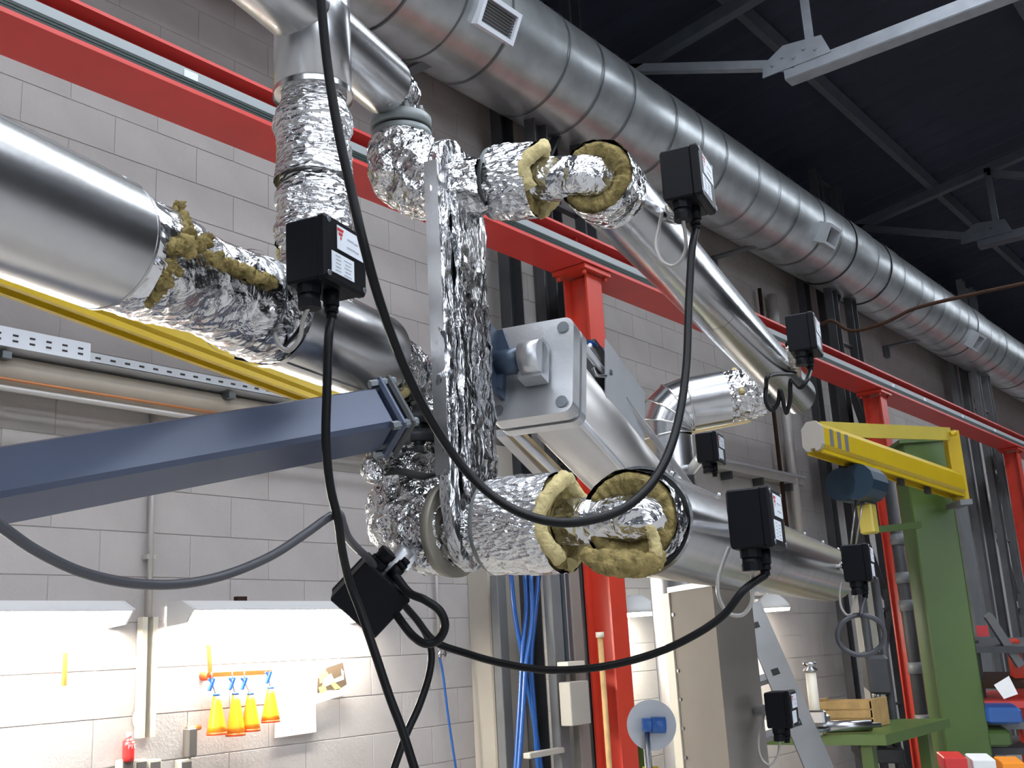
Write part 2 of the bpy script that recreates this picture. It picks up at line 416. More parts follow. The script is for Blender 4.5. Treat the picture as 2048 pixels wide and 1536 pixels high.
# --- dark lattice columns standing against the wall
def lattice(y, lb, cm='dark_steel'):
    t = thing('lattice_column', lb, 'column', (WX + .35, y, 0), 'lattice columns')
    for dy in (-.28, .28):
        for dx in (.16, .46):
            m = MB().box((WX + dx, y + dy, 3.35), (.012, .16, 6.7)).box((WX + dx + .04, y + dy + .07, 3.35), (.08, .012, 6.7)).box((WX + dx + .04, y + dy - .07, 3.35), (.08, .012, 6.7))
            m.build('chord', cm, t)
    n = 7
    for i in range(n):
        z0, z1 = i * .95, (i + 1) * .95
        a, b = (-.28, .28) if i % 2 else (.28, -.28)
        m = MB(); bar(m, (WX + .46, y + a, z0 + .1), (WX + .46, y + b, z1), .02, .08, EX); m.build('lacing', cm, t)
        m = MB(); bar(m, (WX + .46, y - .28, z1), (WX + .46, y + .28, z1), .02, .06, EX); m.build('batten', cm, t)
lattice(6.05, 'dark steel lattice column behind the grey end cap and red post')
lattice(11.35, 'dark steel lattice column behind the far end of the upper long pipe')
lattice(16.7, 'dark steel lattice column right of the green column', 'grey_steel')

# ================================================================== INSULATED PIPE ASSEMBLY
dv = ray(2018, 1252); dv.z = 0; dv.normalize()              # run direction of the long pipes
ev = dv.cross(UP).normalized()                              # to the right, across the pipes
ANG = math.atan2(dv.y, dv.x)
def run(A, s0, s1, n=2): return [A + dv * (s0 + (s1 - s0) * i / n) for i in range(n + 1)]
def seam_strip(mb, A, s0, s1, r, th, w=.006):
    n = ev * math.cos(th) + UP * math.sin(th); tt = ev * -math.sin(th) + UP * math.cos(th)
    mb.box(A + dv * ((s0 + s1) / 2) + n * (r + .0012), (s1 - s0, w, .0035), (dv, tt, n))
def screws(parent, pts, r=.005):
    for p, n in pts: MB().disc(p, n, r, .004, 8).build('screw', 'screw', parent)

# ---- left main pipe LP
LA = P(215, 490, 1.75); LR = .107
t = thing('insulated_pipe', 'large insulated pipe at left, aluminium clad with torn foil and wool', 'pipe', LA - UP * LR)
sF = along(LA, dv, 545); sE = along(LA, dv, 742)
c1 = MB().tube(run(LA, -1.3, 0, 4), LR, 72, False).ring(LA - dv * .004, dv, LR - .012, LR + .001, .005, 72).build('cladding', 'cladding', t)
m = MB(); seam_strip(m, LA, -1.3, -.002, LR, math.radians(52), .010); m.build('seam', 'cladding', c1)
screws(c1, [(LA + dv * -.03 + (ev * math.cos(.98) + UP * math.sin(.98)) * LR, ev * math.cos(.98) + UP * math.sin(.98))], .007)
def lpr(tt): return LR - .012 + .006 * math.sin(tt * 9) - .004 * (tt > .93)
MB().tube(run(LA, -.03, sF + .03, 70), lpr, 120, False, crumple(.006, 13, 1)).build('foil_wrap', 'foil_smooth', t)
c2 = MB().tube(run(LA, sF, sE, 4), LR - .006, 72, False).build('cladding', 'cladding', t)
MB().ring(LA + dv * sE, dv, .03, LR - .006, .006, 72).build('end_plate', 'cladding', c2)
m = MB(); seam_strip(m, LA, sF, sE, LR - .006, math.radians(-78), .008); m.build('seam', 'cladding', c2)
m = MB().tube([LA + dv * (sF - .012), LA + dv * (sF + .004)], LR - .001, 72, False); m.build('band', 'cladding', c2)
m = MB().tube([LA + dv * (sF - .10), LA + dv * (sF - .095)], LR - .004, 72, False); m.build('binding_wire', 'galv_dark', t)
# torn strips of wool along the split
def on_lp(px, py, lift=0.0):
    p = cyl_hit(px, py, LA, dv, LR - .010); q = p - LA; n = (q - dv * q.dot(dv)).normalized(); return p + n * lift
for pts, r, sd in [([(352, 400), (362, 430), (378, 470), (392, 500)], .013, 1), ([(335, 500), (352, 497), (378, 492), (405, 492)], .021, 2),
                   ([(345, 505), (340, 535), (325, 560), (305, 590), (292, 612)], .014, 3), ([(400, 505), (440, 522), (480, 540), (520, 555), (556, 565)], .014, 4),
                   ([(385, 482), (400, 488), (412, 480), (404, 470)], .012, 5), ([(330, 520), (342, 540), (350, 525)], .013, 6)]:
    path = smooth_path([on_lp(x, y, .000) for x, y in pts], 20)
    f = (lambda rr: (lambda q: rr * (.25 + .55 * math.sin(PI * min(max(q, .02), .98)) ** .6)))(r)
    MB().tube(path, f, 24, True, lumpy(.011, 75, sd)).build('wool_tear', 'wool', t)
flap = [on_lp(x, y, .010) for x, y in [(300, 470), (322, 500), (315, 540), (292, 585)]]
m = MB(); pa = smooth_path(flap, 6); n1 = [p + (on_lp(*px_of(p)[:2], .0) - p) * 1.0 - dv * .05 for p in pa]
m.add(pa + n1, [(i, i + 1, len(pa) + i + 1, len(pa) + i) for i in range(len(pa) - 1)], 0, True); m.build('foil_flap', 'foil_smooth', t)

# ---- top pipe TP with vertical branch VF down to LP
sV = along(LA, dv, 632); VB = LA + dv * sV
VR = .085
lo, hi = 0.0, 2.0
for _ in range(40):
    mid = (lo + hi) / 2
    if px_of(VB + UP * mid)[1] > 46: lo = mid
    else: hi = mid
TA = VB + UP * lo; TR = .074
t = thing('overhead_pipe', 'upper insulated pipe with a foil wrapped vertical branch, top left', 'pipe', VB)
sT1 = along(TA, dv, 768)
c1 = MB().tube(run(TA, -1.6, sT1, 4), TR, 64, False).build('cladding', 'cladding', t)
MB().ring(TA + dv * sT1, dv, .02, TR, .006, 64).build('end_plate', 'cladding', c1)
m = MB(); seam_strip(m, TA, .03, sT1, TR, math.radians(50), .007); m.build('seam', 'cladding', c1)
m = MB(); seam_strip(m, TA, -1.6, -.05, TR, math.radians(-70), .007); m.build('seam', 'cladding', c1)
screws(c1, [(TA + dv * (sT1 - .02) + (ev * math.cos(a) + UP * math.sin(a)) * TR, ev * math.cos(a) + UP * math.sin(a)) for a in (.9, -1.2)], .005)
hz = TA.z - VB.z
lo, hi = 0.0, hz
for _ in range(40):
    mid = (lo + hi) / 2
    if px_of(VB + UP * mid - cv(0, 0, 1) * VR)[1] > 172: lo = mid
    else: hi = mid
hC = lo
MB().tube([VB + UP * hC, VB + UP * (hz + .02), VB + UP * (hz + .055)], VR, 64, True).build('collar', 'cladding', t)
MB().tube([VB + UP * (hC - .006), VB + UP * (hC + .006)], VR + .003, 64, False).build('collar_rim', 'cladding_bright', t)
def vfr(q):
    z = q * (hC - .02)
    return VR - .006 + .005 * math.sin(z * 32) + .004 * math.sin(z * 71)
MB().tube(lin(VB + UP * .02, VB + UP * (hC - .0), 80), vfr, 110, False, crumple(.007, 18, 4)).build('foil_wrap', 'foil_fine', t)
for k, (z, r) in enumerate(((hC * .62, VR + .001), (hC * .36, VR + .0))):
    MB().tube([VB + UP * z, VB + UP * (z + .05)], lambda q: r - q * .006, 80, False, crumple(.005, 22, 9 + k)).build('foil_overlap', 'foil_fine', t)
# wool peeking out on the left of the branch
wp = [VB + UP * (hC * f) - ev * (VR - .004) - dv * .012 for f in (.95, .8, .6, .4, .2)]
MB().tube(smooth_path(wp, 8), .007, 10, True, lumpy(.004, 60, 3)).build('wool_edge', 'wool_pale', t)

# ---- upper elbow: flange pair and foil elbow below the end of the top pipe
UE = P(820, 380, 2.76); U0 = P(1190, 352, 2.55); eu = (U0 - UE).normalized()
t = thing('foil_elbow', 'foil wrapped elbow under a grey bolted flange, upper', 'pipe elbow', UE - UP * .1)
ft = P(803, 284, 2.80); fax = UP
MB().disc(ft, fax, .078, .022, 48).build('flange', 'flange_grey', t)
MB().disc(ft + fax * .022, fax, .070, .008, 48).build('gasket', 'rail_black', t)
MB().disc(ft + fax * .030, fax, .079, .030, 48).build('flange', 'flange_grey', t)
for k in range(8):
    a = k * PI / 4 + .2; p = ft + fax * .058 + EX * (.062 * math.cos(a)) + EY * (.062 * math.sin(a))
    MB().disc(p, fax, .009, .016, 6, smooth=False).disc(p, fax, .005, .026, 8).build('bolt', 'flange_grey', t)
MB().tube(smooth_path([ft + UP * .055, ft + UP * .09, P(812, 190, 2.80), P(800, 172, 2.78), TA + dv * (sT1 - .02)], 8), .036, 40, False, crumple(.007, 30, 2)).build('foil_neck', 'foil', t)
ctrl = [ft + UP * .004, ft - UP * .03, ft - UP * .075, UE.lerp(ft, .25) + eu * .02, UE + eu * .075, UE + eu * .16]
def uer(q): return .082 + .010 * math.sin(PI * q) - .012 * max(0, q - .75) * 4
MB().tube(smooth_path(ctrl, 14), uer, 110, False, crumple(.011, 17, 6)).build('foil_wrap', 'foil', t)

# ---- lower elbow, flange and clamp at the end of the left pipe
LE = P(835, 1062, 2.52); L0 = P(1262, 1037, 2.22); el = (L0 - LE).normalized()
t = thing('foil_elbow', 'crumpled foil wrapped elbow under the blue grey arm, lower', 'pipe elbow', LE - UP * .1)
tp = LA + dv * (sE + .004)
fl0 = P(828, 868, 2.62)
MB().tube(smooth_path([tp, tp + dv * .05 - UP * .01, P(812, 765, 2.66), P(826, 812, 2.65), fl0 + UP * .02], 10), lambda q: .088 - .012 * q, 90, False, crumple(.010, 18, 8)).build('foil_wrap', 'foil', t)
MB().tube(smooth_path([P(770, 800, 2.47), P(800, 775, 2.52), P(812, 735, 2.56)], 8), lambda q: .010 + .016 * math.sin(PI * q), 14, True, lumpy(.006, 50, 5)).build('wool_edge', 'wool_pale', t)
MB().tube(smooth_path([P(690, 806, 2.36), P(725, 800, 2.40), P(768, 788, 2.46)], 8), .010, 12, True, lumpy(.006, 60, 6)).build('wool_edge', 'wool_pale', t)
MB().disc(fl0 + UP * .01, UP, .098, .026, 48).build('flange', 'flange_dark', t)
MB().disc(fl0 - UP * .034, UP, .098, .028, 48).build('flange', 'flange_dark', t)
MB().disc(fl0 - UP * .012, UP, .085, .026, 32).build('gasket', 'rail_black', t)
for k in range(8):
    a = k * PI / 4 + .1; p = fl0 - UP * .055 + EX * (.082 * math.cos(a)) + EY * (.082 * math.sin(a))
    MB().disc(p, UP, .007, .11, 8).disc(p - UP * .004, UP, .013, .014, 6, smooth=False).disc(p + UP * .092, UP, .013, .014, 6, smooth=False).build('bolt', 'flange_dark', t)
ctrl = [fl0 - UP * .035, fl0 - UP * .075, P(816, 980, 2.56), P(822, 1035, 2.54), LE + el * .055, LE + el * .12]
def ler(q): return .086 - .012 * math.sin(PI * min(q * 2.2, 1)) + .018 * math.sin(PI * max(0, min(1, (q - .35) / .65)))
MB().tube(smooth_path(ctrl, 14), ler, 120, False, crumple(.014, 17, 12)).build('foil_wrap', 'foil', t)
MB().tube(smooth_path([P(752, 900, 2.50), P(745, 935, 2.47), P(758, 965, 2.47)], 8), lambda q: .012 + .018 * math.sin(PI * q), 40, True, crumple(.010, 30, 14)).build('foil_lump', 'foil', t)
MB().tube(smooth_path([P(768, 950, 2.46), P(800, 943, 2.44), P(845, 952, 2.44), P(880, 948, 2.46)], 8), lambda q: .002 + .007 * math.sin(PI * q), 8, True).build('tear_gap', 'slot_dark', t)
# bracket foot below the elbow
m = MB(); bar(m, P(826, 1090, 2.44), P(795, 1135, 2.40), .045, .03, cv(0, 0, 1)); m.build('bracket', 'alu_cast', t)

# ---- flat foil wrapped riser VM between both levels
vb = LE.lerp(L0, .26); vt = UE.lerp(U0, .345); vt = Vector((vb.x, vb.y, vt.z))
t = thing('foil_riser', 'tall flat foil wrapped riser joining the upper and lower pipe ends', 'pipe', vb - UP * .11)
SR = .098; mb = MB()
def slab(cx, hw, amp, seed, name, matn, zb, ztp, r):
    # stadium outline in the (dv, up) plane, swept over its thickness with rounded edges
    out = []; nz = 60
    for i in range(nz + 1):
        z = zb - r + (ztp - zb + 2 * r) * i / nz
        if z < zb: w2 = math.sqrt(max(r * r - (zb - z) ** 2, 0))
        elif z > ztp: w2 = math.sqrt(max(r * r - (z - ztp) ** 2, 0))
        else: w2 = r
        out.append((z, max(w2, .004)))
    vs = []; fs = []; K = 40; g = crumple(amp, 20, seed)
    for z, w2 in out:
        for j in range(K):
            a = 2 * PI * j / K; ca, sa = math.cos(a), math.sin(a)
            sx = math.copysign(abs(ca) ** .35, ca) * w2; sy = math.copysign(abs(sa) ** .5, sa) * hw * (.55 + .45 * min(1, w2 / r))
            p = Vector((cx.x, cx.y, z)) + dv * sx + ev * sy
            nrm = (dv * ca + ev * sa); p += nrm * g(p, 0, 0); vs.append(p)
    for i in range(nz):
        for j in range(K): fs.append((i * K + j, i * K + (j + 1) % K, (i + 1) * K + (j + 1) % K, (i + 1) * K + j))
    fs.append(tuple(range(K - 1, -1, -1))); fs.append(tuple(nz * K + j for j in range(K)))
    return MB().add(vs, fs, 0, True).build(name, matn, t)
slab(vb, .024, .006, 21, 'foil_wrap', 'foil_riser', vb.z, vt.z, SR)
slab(vb + ev * .032 + dv * .01, .012, .010, 22, 'foil_overlap', 'foil_riser', vb.z + .10, vt.z - .02, SR - .018)
MB().box(Vector((vb.x, vb.y, (vb.z + vt.z) / 2 + .06)) - dv * (SR - .001) - ev * .008, (.004, .034, vt.z - vb.z - .10), (dv, ev, UP)).build('cover_strip', 'cladding', t)
for z, sd in ((vt.z - .03, 31), (vb.z - .01, 33)):
    MB().tube([Vector((vb.x, vb.y, z)) + ev * s for s in (-.06, -.03, 0, .04, .07, .09)], lambda q: .075 - .02 * abs(q - .5), 70, False, crumple(.012, 24, sd)).build('foil_bulge', 'foil', t)

# ---- discs, sleeves, inner pipes towards the long pipes
def stub(origin, e, s_ring, s_sl0, s_sl1, r_ring, r_sl, r_in, s_in, lb, sd, name='insulated_stub'):
    t = thing(name, lb, 'pipe', origin + e * s_ring - UP * r_ring, 'stubs beside the riser')
    for s, th, rr, mn in s_rings: MB().disc(origin + e * s, e, rr, th, 56).build('flange_disc', mn, t)
    path = [origin + e * (s_sl0 + (s_sl1 - s_sl0) * i / 24) for i in range(25)]
    MB().tube(path, r_sl, 110, False, crumple(.005, 18, sd)).build('foil_sleeve', 'foil_fine', t)
    # ragged wool lip of the sleeve, open at the front
    u = UP - e * UP.dot(e); u.normalize(); v2 = e.cross(u)
    arc = [origin + e * (s_sl1 + .012 * math.sin(a * 3) + .006) + (u * math.cos(a) + v2 * math.sin(a)) * (r_sl - .016) for a in [lip[0] + (lip[1] - lip[0]) * i / 40 for i in range(41)]]
    MB().tube(arc, lambda q: .016, 14, True, lumpy(.006, 45, sd)).build('wool_lip', 'wool_pale', t)
    MB().ring(origin + e * (s_sl1 - .02), e, r_in, r_sl - .01, .015, 48).build('wool_core', 'wool', t)
    path = [origin + e * (s_sl1 - .05 + (s_in - s_sl1 + .05) * i / 20) for i in range(21)]
    pe = origin + e * s_in; path = path[:-3] + smooth_path([path[-3], pe, pe + e * .035 + dv * .02, pe + e * .05 + dv * .06, pe + e * .05 + dv * .12], 5)
    MB().tube(path, r_in, 80, True, crumple(.004, 20, sd + 5)).build('inner_pipe', 'foil_smooth', t)
    return t
lenL = (L0 - LE).length; lenU = (U0 - UE).length
def sL(px): return along(LE, el, px)
def sU(px): return along(UE, eu, px)
lip = (-2.9, 2.6)
s_rings = [(sL(908) - .012, .022, .109, 'gasket'), (sL(990), .020, .104, 'flange_grey')]
stub(LE, el, sL(990), sL(1000), sL(1128), .104, .108, .050, sL(1268), 'lower foil sleeve with pale wool lip, right of the riser', 41)
s_rings = [(sU(985), .024, .088, 'flange_grey')]
lip = (-2.6, 2.2)
stub(UE, eu, sU(985), sU(995), sU(1078), .088, .092, .052, sU(1160), 'upper foil sleeve with torn wool lip, right of the riser', 45)

# ---- the two long clad pipes on the right
def long_pipe(A, R0, px1, Rw, s_clad, lb, arc, sd, thick):
    t = thing('long_pipe', lb, 'pipe', A - UP * R0, 'long clad pipes')
    s1 = along(A, dv, px1)
    cl = MB().tube(run(A, s_clad, s1, 4), R0, 72, False).build('cladding', 'cladding_bright', t)
    MB().ring(A + dv * s_clad, dv, R0 - .004, R0 + .002, .008, 72).build('rim', 'cladding_bright', cl)
    MB().tube([A + dv * (s_clad + .01), A + dv * (s_clad + .02)], R0 - .006, 56, True).build('gap', 'slot_dark', t)
    MB().disc(A + dv * s1, dv, R0 - .002, .006, 64).build('end_plate', 'cladding', cl)
    MB().tube(run(A, -.012, s_clad + .03, 8), Rw, 90, False, crumple(.005, 22, sd)).build('foil_jacket', 'foil', t)
    # wool face: a thick ring of radial tufts
    vs = []; fs = []; K = 96; rings = [(Rw - .004, .0), (Rw - .010, -.016), (Rw * .78, -.022), (Rw * .6, -.014), (Rw * .46, .0)]
    a0, a1 = arc
    for j in range(K + 1):
        a = a0 + (a1 - a0) * j / K; dr = ev * math.cos(a) + UP * math.sin(a)
        for r, s in rings:
            p = A + dr * r + dv * s; p += dv * (.006 * noise.noise(Vector((a * 6, r * 9, sd))) + .006 * noise.noise(Vector((a * 26, r * 8, sd)))); vs.append(p)
    n = len(rings)
    for j in range(K):
        for q in range(n - 1): fs.append((j * n + q, j * n + q + 1, (j + 1) * n + q + 1, (j + 1) * n + q))
    MB().add(vs, fs, 0, True).build('wool_face', 'wool', t)
    th = math.radians(58)
    nn = ev * math.cos(th) + UP * math.sin(th)
    m = MB(); seam_strip(m, A, s_clad, s1, R0, th, .012); m.build('seam', 'cladding_bright', cl)
    for k in range(7):
        s = s_clad + .06 + (s1 - s_clad - .1) * k / 6
        MB().disc(A + dv * s + nn * R0, nn, .007, .010, 8).build('rivet', 'screw', cl)
    for f in (.40, .74):
        s = s_clad + (s1 - s_clad) * f
        MB().tube([A + dv * s, A + dv * (s + .004)], R0 + .0015, 72, False).build('joint', 'cladding', cl)
    return t
UA = U0 + dv * .01
long_pipe(UA, .088, 1592, .092, .075, 'upper long clad pipe with open wool end, running away to the right', (-2.6, 2.75), 51, .04)
RA = L0 + dv * .0
tl = long_pipe(RA, .113, 1655, .100, .055, 'lower long clad pipe with open wool end beneath the hanging cable', (-3.2, 3.0), 55, .05)
# hanging trough of wool below the lower opening
trough = [P(1165, 1105, 2.16), P(1200, 1120, 2.14), P(1250, 1128, 2.13), P(1300, 1128, 2.14), P(1318, 1105, 2.18)]
MB().tube(smooth_path(trough, 10), lambda q: .012 + .014 * math.sin(PI * q), 20, True, lumpy(.007, 40, 8)).build('wool_flap', 'wool', tl)
MB().tube(smooth_path([P(1300, 1060, 2.16), P(1312, 1095, 2.15), P(1308, 1140, 2.14)], 8), .011, 14, True, lumpy(.007, 60, 9)).build('wool_flap', 'wool_pale', tl)

# ---- blue grey support arm from the left
a, b = P(-160, 1000, 1.70), P(758, 838, 2.22)
TWIST = -26
t = thing('support_arm', 'blue grey square steel arm reaching in from the left to the flange', 'steel arm', b - UP * .05)
m = MB(); tt = (b - a).normalized(); sd2 = tt.cross(UP).normalized(); u2 = sd2.cross(tt)
tw = Matrix.Rotation(math.radians(TWIST), 3, tt); sd2 = tw @ sd2; u2 = tw @ u2
m.cbox((a + b) / 2, (.098, .098, (b - a).length), (sd2, u2, tt), .008); m.build('tube', 'arm_steel', t)
pl = [(-.06, -.062), (.06, -.062), (.06, .062), (-.06, .062)]
m = MB().cbox(b + tt * .008, (.125, .13, .016), (sd2, u2, tt), .006); m.build('end_plate', 'arm_steel', t)
m = MB().cbox(b + tt * .03, (.125, .13, .016), (sd2, u2, tt), .006); m.build('end_plate', 'flange_dark', t)
for sx in (-1, 1):
    for sy in (-1, 1):
        MB().disc(b - tt * .016 + sd2 * sx * .05 + u2 * sy * .053, tt, .009, .06, 6, smooth=False).build('bolt', 'galv_dark', t)
m = MB(); bar(m, b + tt * .03, fl0 + UP * .0 - tt * .05, .07, .05); m.build('clamp', 'flange_dark', t)

# ---- actuator: square end caps, round barrel, tie rods, clevis and side plate
aa = cv(2080 - 1024, 1880 - 768, F).normalized(); AC = P(1062, 738, 2.85)
ah = aa.cross(UP).normalized(); au = ah.cross(aa)
t = thing('pneumatic_actuator', 'grey aluminium pneumatic cylinder with square end cap and side plate', 'actuator', AC - UP * .2)
S = .235; SH = .275
def rsq(c, w, h, th, r, name, mn, parent):
    loop = []
    for qx, qy, a0 in ((1, 1, 0), (-1, 1, 90), (-1, -1, 180), (1, -1, 270)):
        for k in range(6):
            an = math.radians(a0 + k * 18); loop.append(c + ah * (qx * (w / 2 - r) + r * math.cos(an)) + au * (qy * (h / 2 - r) + r * math.sin(an)))
    m = MB().prism(loop, aa * th); return m.build(name, mn, parent)
cap = rsq(AC, S, SH, .05, .028, 'end_cap', 'alu_cast', t)
rsq(AC + aa * .052, S - .012, SH - .012, .012, .028, 'gasket', 'flange_grey', cap)
rsq(AC + aa * .066, S, SH, .035, .028, 'end_cap', 'alu_cast', t)
for sx in (-1, 1):
    for sy in (-1, 1):
        MB().disc(AC - aa * .004 + ah * sx * .088 + au * sy * .108, aa, .016, .02, 16).build('bolt_pocket', 'galv_dark', cap)
        MB().disc(AC + ah * sx * .098 + au * sy * .115, aa, .011, 1.3, 10).build('tie_rod', 'alu_cast', t)
MB().tube([AC + aa * .09, AC + aa * 1.3], .114, 64, True).build('barrel', 'alu_tube', t)
rsq(AC + aa * 1.3, S, SH, .08, .028, 'end_cap', 'alu_cast', t)
cc = AC - aa * .01
m = MB().prism([cc + ah * -.01 + au * -.055, cc + ah * .055 + au * -.055, cc + ah * .055 + au * .055, cc + ah * -.01 + au * .055], aa * -.05); m.build('clevis_block', 'alu_cast', t)
MB().tube([cc + ah * .0 - aa * .045, cc - ah * .07 - aa * .045], .034, 28, True).build('clevis_pin', 'steel_blue', t)
MB().tube([cc + ah * .055 - aa * .045, cc + ah * .0 - aa * .045], .046, 32, True).build('clevis', 'alu_cast', t)
MB().prism([cc - ah * .07 - aa * .10 + au * .09, cc - ah * .07 + aa * .02 + au * .09, cc - ah * .07 + aa * .02 - au * .08, cc - ah * .07 - aa * .10 - au * .08], ah * -.012).prism([cc - ah * .16 + au * .08 - aa * .05, cc - ah * .06 + au * .10 - aa * .05, cc - ah * .035 + au * .03 - aa * .05, cc - ah * .06 - au * .07 - aa * .05, cc - ah * .16 - au * .07 - aa * .05], aa * .014).build('bracket', 'steel_blue', t)
# side plate with valves behind it
q = [P(1212, 678, 3.05), P(1290, 785, 3.45), P(1290, 930, 3.45), P(1212, 835, 3.05)]
nn = (q[1] - q[0]).cross(q[3] - q[0]).normalized()
sp = MB().prism(q, nn * .004).build('side_plate', 'plate', t)
MB().box(q[0].lerp(q[1], .15).lerp(q[3], .36), (.012, .012, .012), (ah, au, aa)).build('screw', 'galv_dark', sp)
MB().tube(smooth_path([P(1180, 690, 3.02), P(1195, 715, 3.1), P(1205, 745, 3.15)], 6), .006, 8).build('rod', 'steel', t)
MB().tube(smooth_path([P(1178, 684, 3.06), P(1190, 690, 3.1), P(1205, 700, 3.2)], 6), .007, 8).build('air_hose', 'blue_hose', t)
MB().tube(smooth_path([P(1186, 736, 3.0), P(1192, 748, 3.0), P(1198, 752, 3.02), P(1212, 752, 3.05)], 6), .005, 8).build('fitting', 'steel', t)
MB().box(P(1197, 760, 3.15), (.05, .16, .2), (ah, au, aa)).build('valve_block', 'rail_black', t)
# long strut under the barrel
m = MB(); bar(m, P(1018, 852, 2.95), P(1130, 960, 3.6), .02, .035); m.build('guide_rail', 'brass', t)
m = MB(); bar(m, P(1003, 866, 2.95), P(1108, 975, 3.6), .03, .02); m.build('guide_rail', 'alu_cast', t)

# ---- background insulated elbow with segmented bend, right of the actuator
EO = P(1388, 866, 4.75); ER = .122; rho = ER * 1.06
eh = (P(1470, 750, 4.75) - P(1400, 763, 4.75)).normalized(); EB = EO - eh * rho
t = thing('clad_elbow_pipe', 'upright clad pipe with segmented bend and foil end, behind the actuator', 'pipe', EB - UP * 1.2)
MB().tube([EB - UP * 1.4, EB], ER * .98, 56, False).build('cladding', 'cladding', t)
eu2 = (UP - eh * UP.dot(eh)).normalized()
arcp = lambda a: EO - eh * (rho * math.cos(a)) + eu2 * (rho * math.sin(a))
for k in range(4):
    a0, a1 = k * PI / 8, (k + 1) * PI / 8
    ring2 = []
    vs = []; K = 48
    for a in (a0, a1):
        c = arcp(a); o1 = (-eh * math.cos(a) + eu2 * math.sin(a)); o2 = eh.cross(eu2)
        vs += [c + (o1 * math.cos(2 * PI * j / K) + o2 * math.sin(2 * PI * j / K)) * ER for j in range(K)]
    MB().add(vs, [(j, (j + 1) % K, K + (j + 1) % K, K + j) for j in range(K)], 0, True).build('bend_segment', 'cladding_bright', t)
for k in range(5):
    a = k * PI / 8; c = arcp(a); o1 = (-eh * math.cos(a) + eu2 * math.sin(a)); o2 = eh.cross(eu2)
    MB().tube([c + (o1 * math.cos(2 * PI * j / 48) + o2 * math.sin(2 * PI * j / 48)) * (ER + .001) for j in range(49)], .0045, 8).build('bead', 'cladding_bright', t)
p0 = arcp(PI / 2); MB().tube([p0, p0 + eh * .17], ER * .97, 48, False).build('cladding', 'cladding', t)
MB().tube(lin(p0 + eh * .16, p0 + eh * .32, 12), ER * .93, 60, False, crumple(.008, 20, 61)).build('foil_wrap', 'foil', t)
MB().tube(smooth_path([p0 + eh * .22 + (UP * math.cos(a) - cf * math.sin(a)) * ER * .95 for a in (0, .5, 1, 1.5)], 6), .010, 10, True, lumpy(.005, 50, 3)).build('wool_tear', 'wool_pale', t)
MB().tube([p0 + eh * .31, p0 + eh * .40], ER * .60, 40, True).build('pipe_end', 'flange_dark', t)
m = MB(); bar(m, p0 - UP * ER * 1.02 - cf * .03, p0 - UP * ER + eh * .26 - cf * .03, .010, .010); m.build('wire', 'brass', t)

# ---- heat trace junction boxes
bw, bh, bd = .140, .124, .088
proto = {}
def mesh_of(m, mats):
    me = D.meshes.new('junction'); me.from_pydata(m.v, [], m.f); me.update()
    for x in (mats if isinstance(mats, (list, tuple)) else [mats]): me.materials.append(MATS[x])
    for i, p in enumerate(me.polygons): p.material_index = m.m[i]; p.use_smooth = m.sm[i]
    return me
axl = (EX, UP, EY)
proto['body'] = mesh_of(MB().cbox((0, .008, 0), (bw - .004, bh - .004, bd - .016), axl, .004), 'black_plastic')
proto['lid'] = mesh_of(MB().cbox((0, -bd / 2 + .010, 0), (bw, bh, .022), axl, .005), 'black_plastic')
yl = -bd / 2 - .0012
proto['label'] = mesh_of(MB().box((.012, yl, .026), (.088, .002, .046)), 'label_white')
proto['label2'] = mesh_of(MB().box((-.014, yl, -.026), (.074, .002, .040)), 'label_white')
m = MB()
for k, (w0, w1) in enumerate(((.024, .021), (.018, .015), (.011, .008))):
    z = .044 - k * .008; x = -.022
    m.add([(x - w0 / 2 + .002 * k, yl - .0014, z), (x + w0 / 2 - .001, yl - .0014, z), (x + w1 / 2 - .002, yl - .0014, z - .006), (x - w1 / 2 + .002 * k, yl - .0014, z - .006)], [(0, 1, 2, 3)])
proto['logo'] = mesh_of(m, 'logo_red')
m = MB()
for k, (x, z, L) in enumerate(((.012, .031, .020), (.031, .030, .014), (.014, .015, .028), (.034, .014, .010))): m.box((x, yl - .0012, z), (L, .0008, .0028))
proto['print'] = mesh_of(m, 'print_grey')
m = MB()
for k in range(5):
    m.box((-.030, yl - .0012, -.012 - k * .007), (.016, .0008, .0016)); m.box((.002, yl - .0012, -.014 - k * .007), (.024 - (k % 2) * .006, .0008, .0016))
proto['print2'] = mesh_of(m, 'print_grey')
proto['screw'] = mesh_of(MB().disc((0, 0, 0), (0, -1, 0), .0055, .003, 10), 'galv_dark')
proto['gland'] = mesh_of(MB().disc((0, 0, 0), (0, 0, -1), .022, .018, 8, smooth=False).disc((0, 0, -.018), (0, 0, -1), .019, .022, 16).disc((0, 0, -.03), (0, 0, -1), .021, .014, 8, smooth=False), 'black_plastic')
proto['gland2'] = mesh_of(MB().disc((0, 0, 0), (0, 0, -1), .015, .030, 12).disc((0, 0, -.03), (0, 0, -1), .013, .012, 12).disc((0, 0, -.042), (0, 0, -1), .010, .012, 12), 'black_plastic')
